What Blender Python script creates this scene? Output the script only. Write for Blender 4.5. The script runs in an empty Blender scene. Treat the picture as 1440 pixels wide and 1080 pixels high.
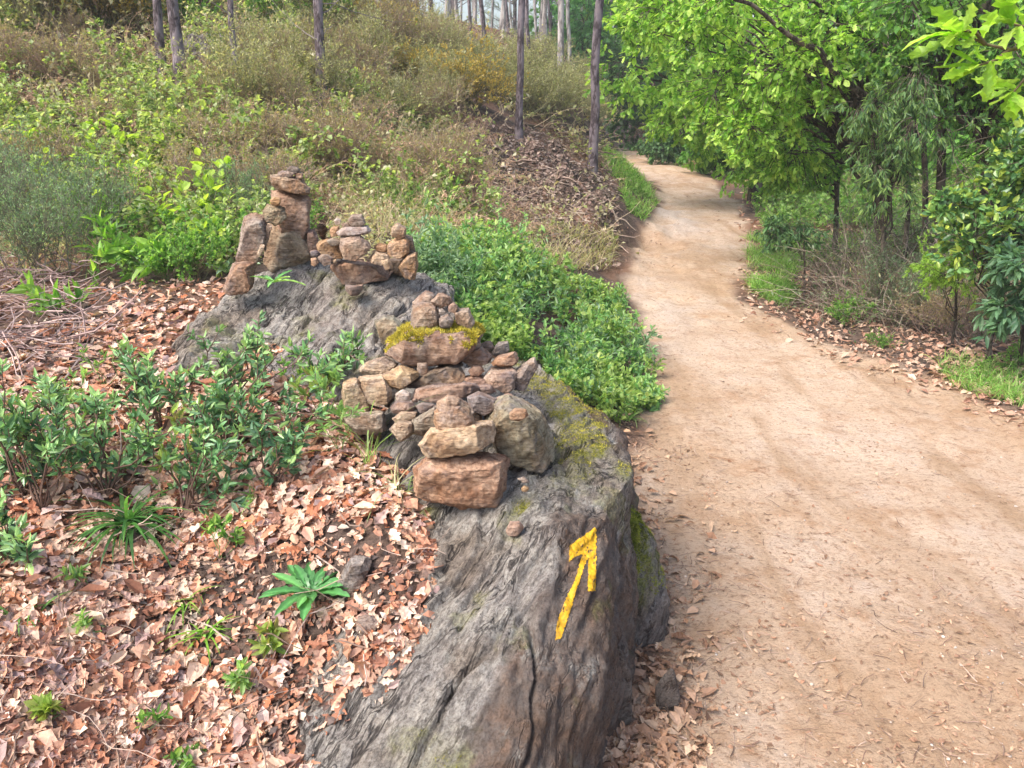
import bpy, math, random
import numpy as np
from mathutils import Vector
from mathutils.bvhtree import BVHTree

scene = bpy.context.scene
COL = scene.collection
RS = np.random.RandomState(7)
random.seed(7)

# ------------------------------------------------------------------ camera
F = 1109.0
PITCH = math.radians(20.3)
CAM = np.array([0.0, 0.0, 1.6])
FWD = np.array([0, math.cos(PITCH), -math.sin(PITCH)])
UPV = np.array([0, math.sin(PITCH), math.cos(PITCH)])
RIGHT = np.array([1.0, 0, 0])
cam_data = bpy.data.cameras.new("camera")
cam = bpy.data.objects.new("camera", cam_data)
COL.objects.link(cam)
cam.location = CAM
cam.rotation_euler = (math.pi / 2 - PITCH, 0, 0)
cam_data.lens = 36.0 * F / 1440.0
cam_data.clip_start = 0.05
cam_data.clip_end = 1000
scene.camera = cam


def ray(px, py):
    px = np.asarray(px, float); py = np.asarray(py, float)
    x = (px - 720) / F; y = -(py - 540) / F
    return x[..., None] * RIGHT + y[..., None] * UPV + FWD


def P(px, py, Y):
    d = ray(px, py)
    return CAM + d * (np.asarray(Y, float) / d[..., 1])[..., None]


def PZ(px, py, z):
    d = ray(px, py)
    return CAM + d * ((np.asarray(z, float) - CAM[2]) / d[..., 2])[..., None]


# ------------------------------------------------------------------ noise
def _hash(i, j, k, s):
    with np.errstate(over='ignore'):
        h = (i * 374761393 + j * 668265263 + k * 2147483647 + s * 1274126177).astype(np.int64) & 0xffffffff
        h = ((h ^ (h >> 13)) * 1274126177) & 0xffffffff
        h = ((h ^ (h >> 15)) * 2246822519) & 0xffffffff
        h = h ^ (h >> 16)
    return (h & 0xffffff) / float(0xffffff) * 2 - 1


def vnoise(p, s=0):
    p = np.asarray(p, float)
    b = np.floor(p).astype(np.int64)
    f = p - b
    f = f * f * f * (f * (f * 6 - 15) + 10)
    r = 0
    for dx in (0, 1):
        wx = f[:, 0] if dx else 1 - f[:, 0]
        for dy in (0, 1):
            wy = f[:, 1] if dy else 1 - f[:, 1]
            for dz in (0, 1):
                wz = f[:, 2] if dz else 1 - f[:, 2]
                r = r + wx * wy * wz * _hash(b[:, 0] + dx, b[:, 1] + dy, b[:, 2] + dz, s)
    return r


def fbm(p, o=4, s=0, g=0.5):
    a, r = 1.0, 0
    p = np.asarray(p, float)
    for i in range(o):
        r = r + a * vnoise(p * (2.03 ** i) + i * 17.3, s + i)
        a *= g
    return r


def norm(v):
    return v / (np.linalg.norm(v, axis=-1, keepdims=True) + 1e-9)


def rdir(n, rs):
    return norm(rs.normal(size=(n, 3)))


# ------------------------------------------------------------------ tagging
def tag(o, label=None, cat=None, group=None, kind=None):
    if label: o['label'] = label
    if cat: o['category'] = cat
    if group: o['group'] = group
    if kind: o['kind'] = kind
    return o


def link(name, me, parent=None, loc=None):
    o = bpy.data.objects.new(name, me)
    COL.objects.link(o)
    if parent is not None: o.parent = parent
    if loc is not None: o.location = [float(c) for c in loc]
    return o


class Acc:
    """collects vertices, faces, a tint per vertex and a material slot per face"""
    def __init__(self):
        self.v = []; self.f = []; self.t = []; self.m = []; self.n = 0

    def add(self, V, Fc, tint, mat=0):
        V = np.asarray(V, float).reshape(-1, 3)
        if len(V) == 0: return
        T = np.asarray(tint, float)
        if T.ndim == 1: T = np.tile(T, (len(V), 1))
        self.v.append(V); self.t.append(T[:, :3])
        Fc = np.asarray(Fc, np.int64) + self.n
        self.f.append(Fc); self.m.append(np.full(len(Fc), mat))
        self.n += len(V)

    def mesh(self, name, mats, smooth=False, origin=None):
        me = bpy.data.meshes.new(name)
        V = np.concatenate(self.v)
        if origin is not None: V = V - np.asarray(origin)
        me.vertices.add(len(V)); me.vertices.foreach_set('co', V.ravel().astype(np.float32))
        loops = np.concatenate([f.ravel() for f in self.f]).astype(np.int32)
        tot = np.concatenate([np.full(len(f), f.shape[1]) for f in self.f]).astype(np.int32)
        st = np.concatenate([[0], np.cumsum(tot)[:-1]]).astype(np.int32)
        me.loops.add(len(loops)); me.loops.foreach_set('vertex_index', loops)
        me.polygons.add(len(tot)); me.polygons.foreach_set('loop_start', st)
        me.polygons.foreach_set('material_index', np.concatenate(self.m).astype(np.int32))
        me.polygons.foreach_set('use_smooth', np.full(len(tot), smooth))
        T = np.concatenate(self.t)
        at = me.color_attributes.new('tint', 'FLOAT_COLOR', 'POINT')
        at.data.foreach_set('color', np.concatenate([T, np.ones((len(T), 1))], 1).ravel().astype(np.float32))
        for m in (mats if isinstance(mats, (list, tuple)) else [mats]): me.materials.append(m)
        me.update(calc_edges=True); me.validate()
        return me


# ------------------------------------------------------------------ materials
def new_mat(name):
    m = bpy.data.materials.new(name); m.use_nodes = True
    nt = m.node_tree; nt.nodes.clear()
    return m, nt, nt.nodes, nt.links


def N(ns, t, **kw):
    n = ns.new(t)
    for k, v in kw.items():
        if k in n.inputs: n.inputs[k].default_value = v
        else: setattr(n, k, v)
    return n


def mixc(nt, a, b, fac, blend='MIX'):
    n = nt.nodes.new('ShaderNodeMix'); n.data_type = 'RGBA'; n.blend_type = blend
    for sock, v in ((n.inputs[0], fac), (n.inputs[6], a), (n.inputs[7], b)):
        if isinstance(v, bpy.types.NodeSocket): nt.links.new(v, sock)
        elif isinstance(v, (int, float)): sock.default_value = v
        else: sock.default_value = (*v, 1)
    return n.outputs[2]


def ramp(nt, src, stops):
    n = nt.nodes.new('ShaderNodeValToRGB')
    e = n.color_ramp.elements
    while len(e) < len(stops): e.new(0.5)
    for i, (p, c) in enumerate(stops):
        e[i].position = p
        e[i].color = (c, c, c, 1) if isinstance(c, (int, float)) else (*c, 1)
    nt.links.new(src, n.inputs[0])
    return n.outputs[0]


def noise_tex(nt, vec, scale, detail=6, rough=0.6, dist=0.0):
    n = N(nt.nodes, 'ShaderNodeTexNoise', Scale=scale, Detail=detail, Roughness=rough, Distortion=dist)
    nt.links.new(vec, n.inputs['Vector'])
    return n.outputs['Fac']


def mapping(nt, vec, scale=(1, 1, 1), rot=(0, 0, 0)):
    n = nt.nodes.new('ShaderNodeMapping')
    n.inputs['Scale'].default_value = scale
    n.inputs['Rotation'].default_value = rot
    nt.links.new(vec, n.inputs['Vector'])
    return n.outputs[0]


def bump(nt, h, strength, dist, prev=None):
    n = N(nt.nodes, 'ShaderNodeBump', Strength=strength, Distance=dist)
    nt.links.new(h, n.inputs['Height'])
    if prev is not None: nt.links.new(prev, n.inputs['Normal'])
    return n.outputs[0]


def finish(nt, color, rough, nrm=None, spec=0.3, trans=None):
    b = N(nt.nodes, 'ShaderNodeBsdfPrincipled')
    o = nt.nodes.new('ShaderNodeOutputMaterial')
    if isinstance(color, bpy.types.NodeSocket): nt.links.new(color, b.inputs['Base Color'])
    else: b.inputs['Base Color'].default_value = (*color, 1)
    if isinstance(rough, bpy.types.NodeSocket): nt.links.new(rough, b.inputs['Roughness'])
    else: b.inputs['Roughness'].default_value = rough
    b.inputs['Specular IOR Level'].default_value = spec
    if nrm is not None: nt.links.new(nrm, b.inputs['Normal'])
    out = b.outputs[0]
    if trans:
        fac, tcol = trans
        t = nt.nodes.new('ShaderNodeBsdfTranslucent')
        nt.links.new(tcol, t.inputs[0])
        mx = nt.nodes.new('ShaderNodeMixShader'); mx.inputs[0].default_value = fac
        nt.links.new(out, mx.inputs[1]); nt.links.new(t.outputs[0], mx.inputs[2])
        out = mx.outputs[0]
    nt.links.new(out, o.inputs[0])


def tint_mat(name, rough, spec, trans=0.0, var=0.25, vscale=60, bmp=0.0):
    m, nt, ns, ls = new_mat(name)
    a = ns.new('ShaderNodeAttribute'); a.attribute_name = 'tint'
    tc = ns.new('ShaderNodeTexCoord')
    f = noise_tex(nt, tc.outputs['Object'], vscale, 4)
    r = ramp(nt, f, [(0.25, 1 - var), (0.75, 1 + var)])
    c = mixc(nt, a.outputs['Color'], r, 1.0, 'MULTIPLY')
    nr = bump(nt, f, bmp, 0.004) if bmp else None
    tr = None
    if trans:
        tcol = mixc(nt, c, (1.5, 1.5, 0.8), 1.0, 'MULTIPLY')
        tr = (trans, tcol)
    finish(nt, c, rough, nr, spec, tr)
    return m


M_LEAF = tint_mat('fresh_leaf', 0.42, 0.4, 0.5)
M_GLOSS = tint_mat('glossy_leaf', 0.32, 0.5, 0.25, 0.2, 90)
M_DRY = tint_mat('dry_leaf', 0.75, 0.25, 0.12, 0.28, 90, 0.5)
M_TWIG = tint_mat('twig', 0.8, 0.2, 0.0, 0.35, 40, 0.5)
M_MOSS = tint_mat('moss', 0.85, 0.15, 0.15, 0.3, 50)


def bark_mat(name, dark, light, s=1.0):
    m, nt, ns, ls = new_mat(name)
    tc = ns.new('ShaderNodeTexCoord')
    v1 = mapping(nt, tc.outputs['Object'], (24 * s, 24 * s, 9 * s))
    vo = N(ns, 'ShaderNodeTexVoronoi', feature='DISTANCE_TO_EDGE', Scale=1.0)
    nn = N(ns, 'ShaderNodeTexNoise', Scale=1.5, Detail=4.0)
    ls.new(v1, nn.inputs['Vector'])
    dv = mixc(nt, v1, nn.outputs['Color'], 0.75)
    ls.new(dv, vo.inputs['Vector'])
    cr = ramp(nt, vo.outputs['Distance'], [(0.0, 0.0), (0.18, 1.0)])
    f = noise_tex(nt, tc.outputs['Object'], 14 * s, 8, 0.7)
    c = mixc(nt, dark, light, f)
    big = noise_tex(nt, tc.outputs['Object'], 1.1, 3)
    c = mixc(nt, c, tuple(x * 0.55 for x in light), ramp(nt, big, [(0.45, 0), (0.65, 0.6)]))
    c = mixc(nt, tuple(x * 0.6 for x in dark), c, cr)
    n1 = bump(nt, cr, 0.8, 0.012)
    n2 = bump(nt, f, 0.5, 0.006, n1)
    finish(nt, c, 0.9, n2, 0.15)
    return m


M_PINE = bark_mat('pine_bark', (0.10, 0.075, 0.08), (0.34, 0.29, 0.31))
M_BARK = bark_mat('dark_bark', (0.06, 0.048, 0.038), (0.22, 0.18, 0.14), 1.6)
M_PALE = bark_mat('pale_bark', (0.26, 0.23, 0.22), (0.58, 0.54, 0.52), .7)


def stone_mat():
    m, nt, ns, ls = new_mat('cairn_stone')
    oi = ns.new('ShaderNodeObjectInfo')
    tc = ns.new('ShaderNodeTexCoord')
    off = N(ns, 'ShaderNodeVectorMath', operation='SCALE')
    cx = ns.new('ShaderNodeCombineXYZ'); 
    for i in range(3): ls.new(oi.outputs['Random'], cx.inputs[i])
    ls.new(cx.outputs[0], off.inputs[0]); off.inputs['Scale'].default_value = 37.0
    ad = N(ns, 'ShaderNodeVectorMath', operation='ADD')
    ls.new(tc.outputs['Object'], ad.inputs[0]); ls.new(off.outputs[0], ad.inputs[1])
    v = ad.outputs[0]
    f1 = noise_tex(nt, v, 14, 8, 0.65, 0.6)
    f2 = noise_tex(nt, v, 75, 8, 0.7)
    f3 = noise_tex(nt, mapping(nt, v, (20, 24, 170), (0.3, 0.2, 0)), 1.0, 6, 0.7, 0.6)
    f4 = noise_tex(nt, v, 6, 5, 0.6, 1.0)
    base = oi.outputs['Color']
    dk = mixc(nt, base, (0.55, 0.46, 0.43), 1.0, 'MULTIPLY')
    lt = mixc(nt, base, (0.78, 0.68, 0.54), 0.38)
    c = mixc(nt, dk, lt, ramp(nt, f1, [(0.3, 0.0), (0.7, 1.0)]))
    rust = mixc(nt, c, (0.40, 0.19, 0.07), 0.5)
    c = mixc(nt, c, rust, ramp(nt, f4, [(0.45, 0.0), (0.62, 0.75)]))
    grey = mixc(nt, c, (0.23, 0.21, 0.22), 0.7)
    f5 = noise_tex(nt, v, 9, 5, 0.7, 0.3)
    c = mixc(nt, c, grey, ramp(nt, f5, [(0.52, 0.0), (0.66, 0.8)]))
    c = mixc(nt, mixc(nt, c, (0.45, 0.4, 0.38), 1.0, 'MULTIPLY'), c, ramp(nt, f3, [(0.33, 0.0), (0.5, 1.0)]))
    c = mixc(nt, mixc(nt, c, (0.6, 0.55, 0.5), 1.0, 'MULTIPLY'), c, ramp(nt, f2, [(0.35, 0.0), (0.55, 1.0)]))
    n1 = bump(nt, f3, 0.9, 0.008)
    n2 = bump(nt, f2, 0.9, 0.007, n1)
    n3 = bump(nt, f1, 0.8, 0.015, n2)
    finish(nt, c, 0.85, n3, 0.25)
    return m


M_STONE = stone_mat()


def schist_mat():
    """grey lineated schist; tint.r = brown earth stain, tint.g = moss, tint.b = pale lichen"""
    m, nt, ns, ls = new_mat('grey_schist')
    tc = ns.new('ShaderNodeTexCoord')
    at = ns.new('ShaderNodeAttribute'); at.attribute_name = 'tint'
    sp = ns.new('ShaderNodeSeparateColor'); ls.new(at.outputs['Color'], sp.inputs[0])
    v = tc.outputs['Object']
    # lineation: noise squeezed along the foliation direction
    d = Vector((0.40, 0.50, 0.65)).normalized()
    q = Vector((0, 0, 1)).rotation_difference(d).inverted()
    vr = N(ns, 'ShaderNodeVectorRotate', rotation_type='EULER_XYZ'); ls.new(v, vr.inputs['Vector'])
    vr.inputs['Rotation'].default_value = q.to_euler('XYZ')
    s1 = noise_tex(nt, mapping(nt, vr.outputs[0], (40, 40, 8)), 1.0, 9, 0.74, 0.3)
    s2 = noise_tex(nt, mapping(nt, vr.outputs[0], (130, 130, 50)), 1.0, 7, 0.75, 0.2)
    s3 = noise_tex(nt, mapping(nt, vr.outputs[0], (9, 9, 1.4)), 1.0, 5, 0.6, 0.5)
    f1 = noise_tex(nt, v, 5, 6, 0.65)
    f2 = noise_tex(nt, v, 160, 6, 0.75)
    f3 = noise_tex(nt, v, 22, 8, 0.75)
    c = mixc(nt, (0.27, 0.24, 0.215), (0.68, 0.625, 0.55), ramp(nt, f3, [(0.35, 0), (0.65, 1)]))
    c = mixc(nt, c, (0.40, 0.355, 0.345), ramp(nt, f1, [(0.42, 0), (0.6, 0.45)]))
    c = mixc(nt, (0.12, 0.10, 0.09), c, ramp(nt, s1, [(0.36, 0.0), (0.48, 1.0)]))
    c = mixc(nt, (0.16, 0.14, 0.125), c, ramp(nt, s2, [(0.36, 0.0), (0.5, 1.0)]))
    c = mixc(nt, c, (0.72, 0.70, 0.65), ramp(nt, s2, [(0.55, 0), (0.65, 0.65)]))
    c = mixc(nt, c, (0.55, 0.53, 0.49), ramp(nt, s3, [(0.54, 0), (0.7, 0.35)]))
    crk = ramp(nt, s3, [(0.455, 1), (0.475, 0), (0.495, 1)])
    c = mixc(nt, (0.07, 0.06, 0.055), c, crk)
    c = mixc(nt, c, mixc(nt, c, (0.55, 0.45, 0.36), 1.0, 'MULTIPLY'), ramp(nt, noise_tex(nt, v, 3.1, 5, 0.6), [(0.5, 0), (0.62, 0.7)]))
    st = mixc(nt, (0.085, 0.055, 0.038), (0.34, 0.215, 0.15), ramp(nt, s1, [(0.35, 0), (0.65, 1)]))
    st = mixc(nt, st, (0.16, 0.12, 0.10), ramp(nt, f3, [(0.45, 0), (0.6, 0.7)]))
    st = mixc(nt, st, (0.24, 0.205, 0.185), ramp(nt, noise_tex(nt, v, 7, 7, 0.75), [(0.46, 0), (0.62, 0.75)]))
    c = mixc(nt, c, st, sp.outputs[0])
    lich = N(ns, 'ShaderNodeMath', operation='MULTIPLY'); ls.new(sp.outputs[2], lich.inputs[0])
    oi = ns.new('ShaderNodeObjectInfo'); c = mixc(nt, c, oi.outputs['Color'], 1.0, 'MULTIPLY')
    ls.new(ramp(nt, f3, [(0.5, 0), (0.58, 1)]), lich.inputs[1])
    c = mixc(nt, c, (0.66, 0.66, 0.6), lich.outputs[0])
    mo = N(ns, 'ShaderNodeMath', operation='MULTIPLY'); ls.new(sp.outputs[1], mo.inputs[0])
    ls.new(ramp(nt, f3, [(0.4, 0.1), (0.56, 1)]), mo.inputs[1])
    mcol = mixc(nt, (0.10, 0.12, 0.02), (0.38, 0.37, 0.06), ramp(nt, f2, [(0.35, 0), (0.65, 1)]))
    c = mixc(nt, c, mcol, mo.outputs[0])
    c = mixc(nt, mixc(nt, c, (0.55, 0.52, 0.5), 1.0, 'MULTIPLY'), c, ramp(nt, f2, [(0.35, 0), (0.52, 1)]))
    n1 = bump(nt, s1, 1.0, 0.03)
    n2 = bump(nt, s2, 1.0, 0.012, n1)
    n3 = bump(nt, f2, 0.8, 0.005, n2)
    n4 = bump(nt, crk, 0.8, 0.02, bump(nt, f3, 0.9, 0.022, n3))
    finish(nt, c, 0.82, n4, 0.3)
    return m


M_ROCK = schist_mat()


def ground_mat():
    """tint.r = trodden path, tint.g = pale gravel, tint.b = reddish duff"""
    m, nt, ns, ls = new_mat('forest_earth')
    tc = ns.new('ShaderNodeTexCoord'); v = tc.outputs['Object']
    at = ns.new('ShaderNodeAttribute'); at.attribute_name = 'tint'
    sp = ns.new('ShaderNodeSeparateColor'); ls.new(at.outputs['Color'], sp.inputs[0])
    f0 = noise_tex(nt, v, 0.9, 5, 0.6)
    f1 = noise_tex(nt, v, 4.5, 8, 0.7)
    f2 = noise_tex(nt, v, 38, 8, 0.75)
    f3 = noise_tex(nt, v, 190, 6, 0.7)
    fs = noise_tex(nt, mapping(nt, v, (30, 95, 30), (0, 0, 0.5)), 1.0, 6, 0.7, 1.5)
    soil = mixc(nt, (0.03, 0.022, 0.018), (0.20, 0.14, 0.115), ramp(nt, f2, [(.35, 0), (.65, 1)]))  # darkest tone lowered: shade in the litter gaps is put into the soil colour
    soil = mixc(nt, soil, (0.30, 0.20, 0.15), ramp(nt, f1, [(0.5, 0), (0.62, 0.5)]))
    soil = mixc(nt, soil, (0.29, 0.15, 0.09), sp.outputs[2])
    sand = mixc(nt, (0.50, 0.345, 0.23), (0.61, 0.465, 0.355), ramp(nt, f0, [(0.38, 0), (0.6, 1)]))
    sand = mixc(nt, sand, (0.37, 0.205, 0.105), ramp(nt, f1, [(0.5, 0.0), (0.68, 0.75)]))
    sand = mixc(nt, sand, (0.58, 0.47, 0.40), ramp(nt, noise_tex(nt, v, 2.1, 6, 0.7), [(0.52, 0.0), (0.70, 0.6)]))
    sand = mixc(nt, sand, (0.38, 0.245, 0.145), ramp(nt, noise_tex(nt, mapping(nt, v, (2.6, .55, 1), (0, 0, .25)), 1.0, 5, 0.6, .8), [(.5, 0), (.66, .75)]))
    sand = mixc(nt, sand, (0.55, 0.47, 0.42), sp.outputs[1])
    sand = mixc(nt, (0.21, 0.125, 0.08), sand, ramp(nt, f2, [(0.33, 0.15), (0.46, 1.0)]))
    sand = mixc(nt, mixc(nt, sand, (0.70, 0.58, 0.5), 1.0, 'MULTIPLY'), sand, ramp(nt, noise_tex(nt, v, 9, 8, 0.8, 1.0), [(0.34, 0.0), (0.44, 1.0)]))
    sand = mixc(nt, (0.25, 0.15, 0.09), sand, ramp(nt, fs, [(0.36, 0.2), (0.44, 1.0)]))
    sand = mixc(nt, sand, (0.68, 0.55, 0.45), ramp(nt, f3, [(0.62, 0.0), (0.72, 0.6)]))
    c = mixc(nt, soil, sand, sp.outputs[0])
    n1 = bump(nt, f1, 0.7, 0.07)
    n2 = bump(nt, f2, 0.9, 0.022, n1)
    n3 = bump(nt, f3, 0.6, 0.004, n2)
    n4 = bump(nt, fs, 0.4, 0.008, n3)
    finish(nt, c, 0.92, n4, 0.15)
    return m


M_GROUND = ground_mat()

# ------------------------------------------------------------------ terrain
ctrl = []
for a in [  # px, py, Y
    (0, 1080, 1.2), (250, 1080, 1.3), (430, 1000, 1.42), (-500, 1080, 1.25), (-500, 800, 1.7), (0, 900, 1.45), (0, 750, 1.8), (0, 600, 2.3),
    (0, 500, 2.9), (548, 780, 1.655), (552, 845, 1.555), (490, 915, 1.49), (560, 705, 1.88), (0, 430, 3.5), (150, 400, 3.9), (300, 900, 1.6), (300, 750, 1.88), (300, 650, 2.2), (200, 540, 2.65),
    (500, 850, 1.62), (430, 650, 2.1), (480, 620, 2.2), (150, 470, 3.1), (330, 430, 3.3), (280, 410, 3.6),
    (0, 340, 4.7), (0, 250, 5.8), (0, 140, 7.4), (0, 40, 9.2), (-500, 300, 5.0), (-500, 0, 8.5),
    (300, 330, 4.7), (450, 330, 4.9), (300, 230, 6.3), (253, 105, 8.4), (335, 112, 8.6), (455, 130, 8.6), (450, 230, 6.6),
    (450, 30, 11.5), (250, 20, 10.8), (600, 250, 7.2), (600, 340, 5.0), (620, 160, 10.0), (600, 60, 14.5),
    (730, 196, 10.0), (833, 242, 11.2), (780, 190, 12.5), (800, 150, 15), (700, 100, 15.5), (700, 50, 21), (800, 90, 22), (850, 160, 21),
    (700, 270, 8.0), (740, 300, 7.4), (700, 350, 5.6), (800, 345, 7.0), (850, 300, 8.8), (800, 265, 8.9), (760, 250, 8.9), (640, 430, 3.9),
]:
    ctrl.append(P(*a))
for (px, py) in [(870, 1080), (1200, 1080), (1700, 1080), (900, 900), (1300, 900), (1800, 900), (900, 760), (1200, 760), (1700, 760), (920, 650),
                 (1200, 620), (1600, 620), (910, 540), (1100, 540), (1350, 540), (900, 460), (1050, 460), (890, 400), (1050, 390), (900, 340),
                 (1040, 330), (925, 290), (1030, 290), (910, 255), (1000, 250), (880, 228), (950, 228), (862, 216), (915, 218)]:
    ctrl.append(PZ(px, py, 0.0))
for (x, y, z) in [(3, 3, .0), (4, 5, -.05), (5, 8, -.15), (7, 12, -.3), (6, 20, .0), (12, 20, -.3), (15, 6, -.5), (25, 30, 0), (12, 40, 1),
                  (3, 32, 0.4), (0, 40, 2.0), (-2, 26, 2.6), (-8, 22, 4.4), (-8, 32, 6), (-20, 22, 7), (-20, 10, 5), (-12, 14, 4.2), (-9, 5, 1.9), (-5, 2.5, 0.95), (-5, 0, .7), (-12, 0, 2),
                  (-2, -2, .2), (2, -2, 0), (8, 0, -.1), (0, 70, 5), (-25, 60, 14), (25, 60, 3), (.25, 2.6, .0), (.1, 1.2, 0.0), (-.5, .3, .1), (-1.5, .2, .3)]:
    ctrl.append(np.array([x, y, z], float))
ctrl = np.array(ctrl)


def tps_k(r2):
    return 0.5 * r2 * np.log(r2 + 1e-9)


def tps_fit(C, lam=0.02):
    n = len(C)
    X = C[:, :2]
    r2 = ((X[:, None] - X[None]) ** 2).sum(-1)
    A = np.zeros((n + 3, n + 3)); A[:n, :n] = tps_k(r2) + np.eye(n) * lam
    A[:n, n] = 1; A[:n, n + 1:] = X; A[n, :n] = 1; A[n + 1:, :n] = X.T
    b = np.concatenate([C[:, 2], [0, 0, 0]])
    return np.linalg.lstsq(A, b, rcond=None)[0]


W = tps_fit(ctrl)


def H_raw(x, y):
    out = np.full(x.shape, W[-3]) + W[-2] * x + W[-1] * y
    for i in range(len(ctrl)):
        out += W[i] * tps_k((x - ctrl[i, 0]) ** 2 + (y - ctrl[i, 1]) ** 2)
    return out


# path edges as functions of y
EL = np.array([PZ(*p, 0.0) for p in [(840, 1080), (885, 940), (890, 760), (893, 620), (900, 540), (895, 460), (872, 400), (890, 345), (925, 305), (925, 272), (893, 240), (868, 224), (850, 213)]])
ER = np.array([PZ(*p, 0.0) for p in [(2100, 1080), (1900, 800), (1620, 640), (1440, 575), (1250, 510), (1120, 458), (1060, 425), (1045, 385), (1060, 335), (1045, 290), (1000, 252), (950, 232), (900, 218)]])


def edges(y):
    xl = np.interp(y, EL[:, 1], EL[:, 0]); xr = np.interp(y, ER[:, 1], ER[:, 0])
    far = np.clip(y - 22, 0, 30)
    xl = xl - far * 1.2; xr = xr - far * 0.9
    xl = np.where(y < 1.4, xl, xl)
    return xl, xr


GX = np.arange(-30, 30.01, 0.08); GY = np.arange(-3, 75, 0.08)
gx, gy = np.meshgrid(GX, GY)


def smooth(a, b, x):
    t = np.clip((x - a) / (b - a), 0, 1)
    return t * t * (3 - 2 * t)


Z = H_raw(gx, gy)
xl, xr = edges(gy)
wd = 0.22 + 0.03 * np.clip(gy, 0, 30)
inside = smooth(-1, .6, (gx - xl) / wd) * smooth(-1, .6, (xr - gx) / wd) * (1 - smooth(23, 30, gy))
Z = Z * (1 - inside) + 0.006 * np.clip(gy - 9, 0, 20) * inside
pts = np.stack([gx.ravel(), gy.ravel(), np.zeros(gx.size)], 1)
lump = fbm(pts * 1.3, 4, 3).reshape(gx.shape)
# raw earth cut beside the path
bc = P(775, 262, 9.3)
cut = np.exp(-(((gx - bc[0]) / 1.1) ** 2 + ((gy - bc[1]) / 1.3) ** 2))
rough = fbm(pts * 3.5, 4, 9).reshape(gx.shape)
Z = Z + lump * 0.035 * (1 - inside) * smooth(2.5, 6, gy) * 2 + lump * 0.01 + cut * rough * 0.26
HG = Z


def H(x, y):
    x = np.asarray(x, float); y = np.asarray(y, float)
    i = np.clip((x - GX[0]) / 0.08, 0, len(GX) - 1.001); j = np.clip((y - GY[0]) / 0.08, 0, len(GY) - 1.001)
    i0 = i.astype(int); j0 = j.astype(int); u = i - i0; v = j - j0
    return (HG[j0, i0] * (1 - u) * (1 - v) + HG[j0, i0 + 1] * u * (1 - v) + HG[j0 + 1, i0] * (1 - u) * v + HG[j0 + 1, i0 + 1] * u * v)


def micro(x, y):
    p = np.stack([np.ravel(x), np.ravel(y), np.zeros(np.size(x))], 1)
    return (fbm(p * 9, 4, 21) * 0.006).reshape(np.shape(x))


TS = np.geomspace(0.7, 60, 260)


def hit(px, py):
    """ground point seen at a pixel"""
    px = np.atleast_1d(np.asarray(px, float)); py = np.atleast_1d(np.asarray(py, float))
    d = ray(px, py)
    t = np.full(len(px), 60.0); done = np.zeros(len(px), bool)
    prev = TS[0]
    for s in TS[1:]:
        q = CAM + d * s
        b = (q[:, 2] < H(q[:, 0], q[:, 1])) & ~done
        t[b] = (prev + s) / 2
        done |= b
        prev = s
    # refine
    lo = t * 0.98; hi = t * 1.02
    for _ in range(10):
        mid = (lo + hi) / 2; q = CAM + d * mid[:, None]
        below = q[:, 2] < H(q[:, 0], q[:, 1])
        hi = np.where(below, mid, hi); lo = np.where(below, lo, mid)
    q = CAM + d * ((lo + hi) / 2)[:, None]
    q[:, 2] = H(q[:, 0], q[:, 1])
    return q, done


def hit1(px, py):
    q, ok = hit(px, py)
    return q[0]


def build_ground():
    ny, nx = 760, 640
    v = np.linspace(0, 1, ny)
    y = -2.5 + 5.5 * v + 135 * v ** 4.2
    u = np.linspace(-1, 1, nx)
    uu = np.sign(u) * (0.45 * np.abs(u) + 0.55 * np.abs(u) ** 3)
    Yg = np.repeat(y[:, None], nx, 1)
    Xg = uu[None, :] * (7 + 0.75 * np.clip(Yg + 2.5, 0, 200)) + 0.1
    Zg = H(Xg, Yg) + micro(Xg, Yg)
    xl, xr = edges(Yg)
    pn = np.stack([Xg.ravel(), Yg.ravel(), np.zeros(Xg.size)], 1)
    w = fbm(pn * 2.2, 4, 31).reshape(Xg.shape) * 0.10 + fbm(pn * 14, 2, 33).reshape(Xg.shape) * 0.02
    m = np.minimum(Xg - xl, xr - Xg) + w
    path = smooth(-0.06, 0.10, m)
    # pale worn bedrock hump on the left of the path
    g0 = PZ(930, 300, 0); g1 = PZ(905, 425, 0)
    pale = np.exp(-(((Xg - g0[0]) / .35) ** 2 + ((Yg - g0[1]) / 1.8) ** 2)) * .95 + .5 * np.exp(-(((Xg - g1[0]) / .5) ** 2 + ((Yg - g1[1]) / 1.6) ** 2))
    pale = np.clip(pale * (1 + .8 * fbm(pn * 5, 3, 41).reshape(Xg.shape)), 0, 1)
    Zg += pale * 0.05 * (vnoise(pn * 9, 4).reshape(Xg.shape) * .5 + 1) * (path > 0)
    red = np.clip(fbm(pn * 1.7, 3, 51).reshape(Xg.shape) * 0.8 + 0.25, 0, 1) * 0.7
    T = np.stack([path, pale * 0.8, red], -1)
    idx = np.arange(ny * nx).reshape(ny, nx)
    Q = np.stack([idx[:-1, :-1], idx[:-1, 1:], idx[1:, 1:], idx[1:, :-1]], -1).reshape(-1, 4)
    pf = path.ravel()[Q].mean(1) > 0.5
    V = np.stack([Xg, Yg, Zg], -1).reshape(-1, 3); T = T.reshape(-1, 3)
    for name, sel in (('ground', ~pf), ('path', pf)):
        q = Q[sel]
        used, inv = np.unique(q, return_inverse=True)
        a = Acc(); a.add(V[used], inv.reshape(-1, 4), T[used])
        o = link(name, a.mesh(name, M_GROUND, True))
        tag(o, kind='structure')


build_ground()
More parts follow.
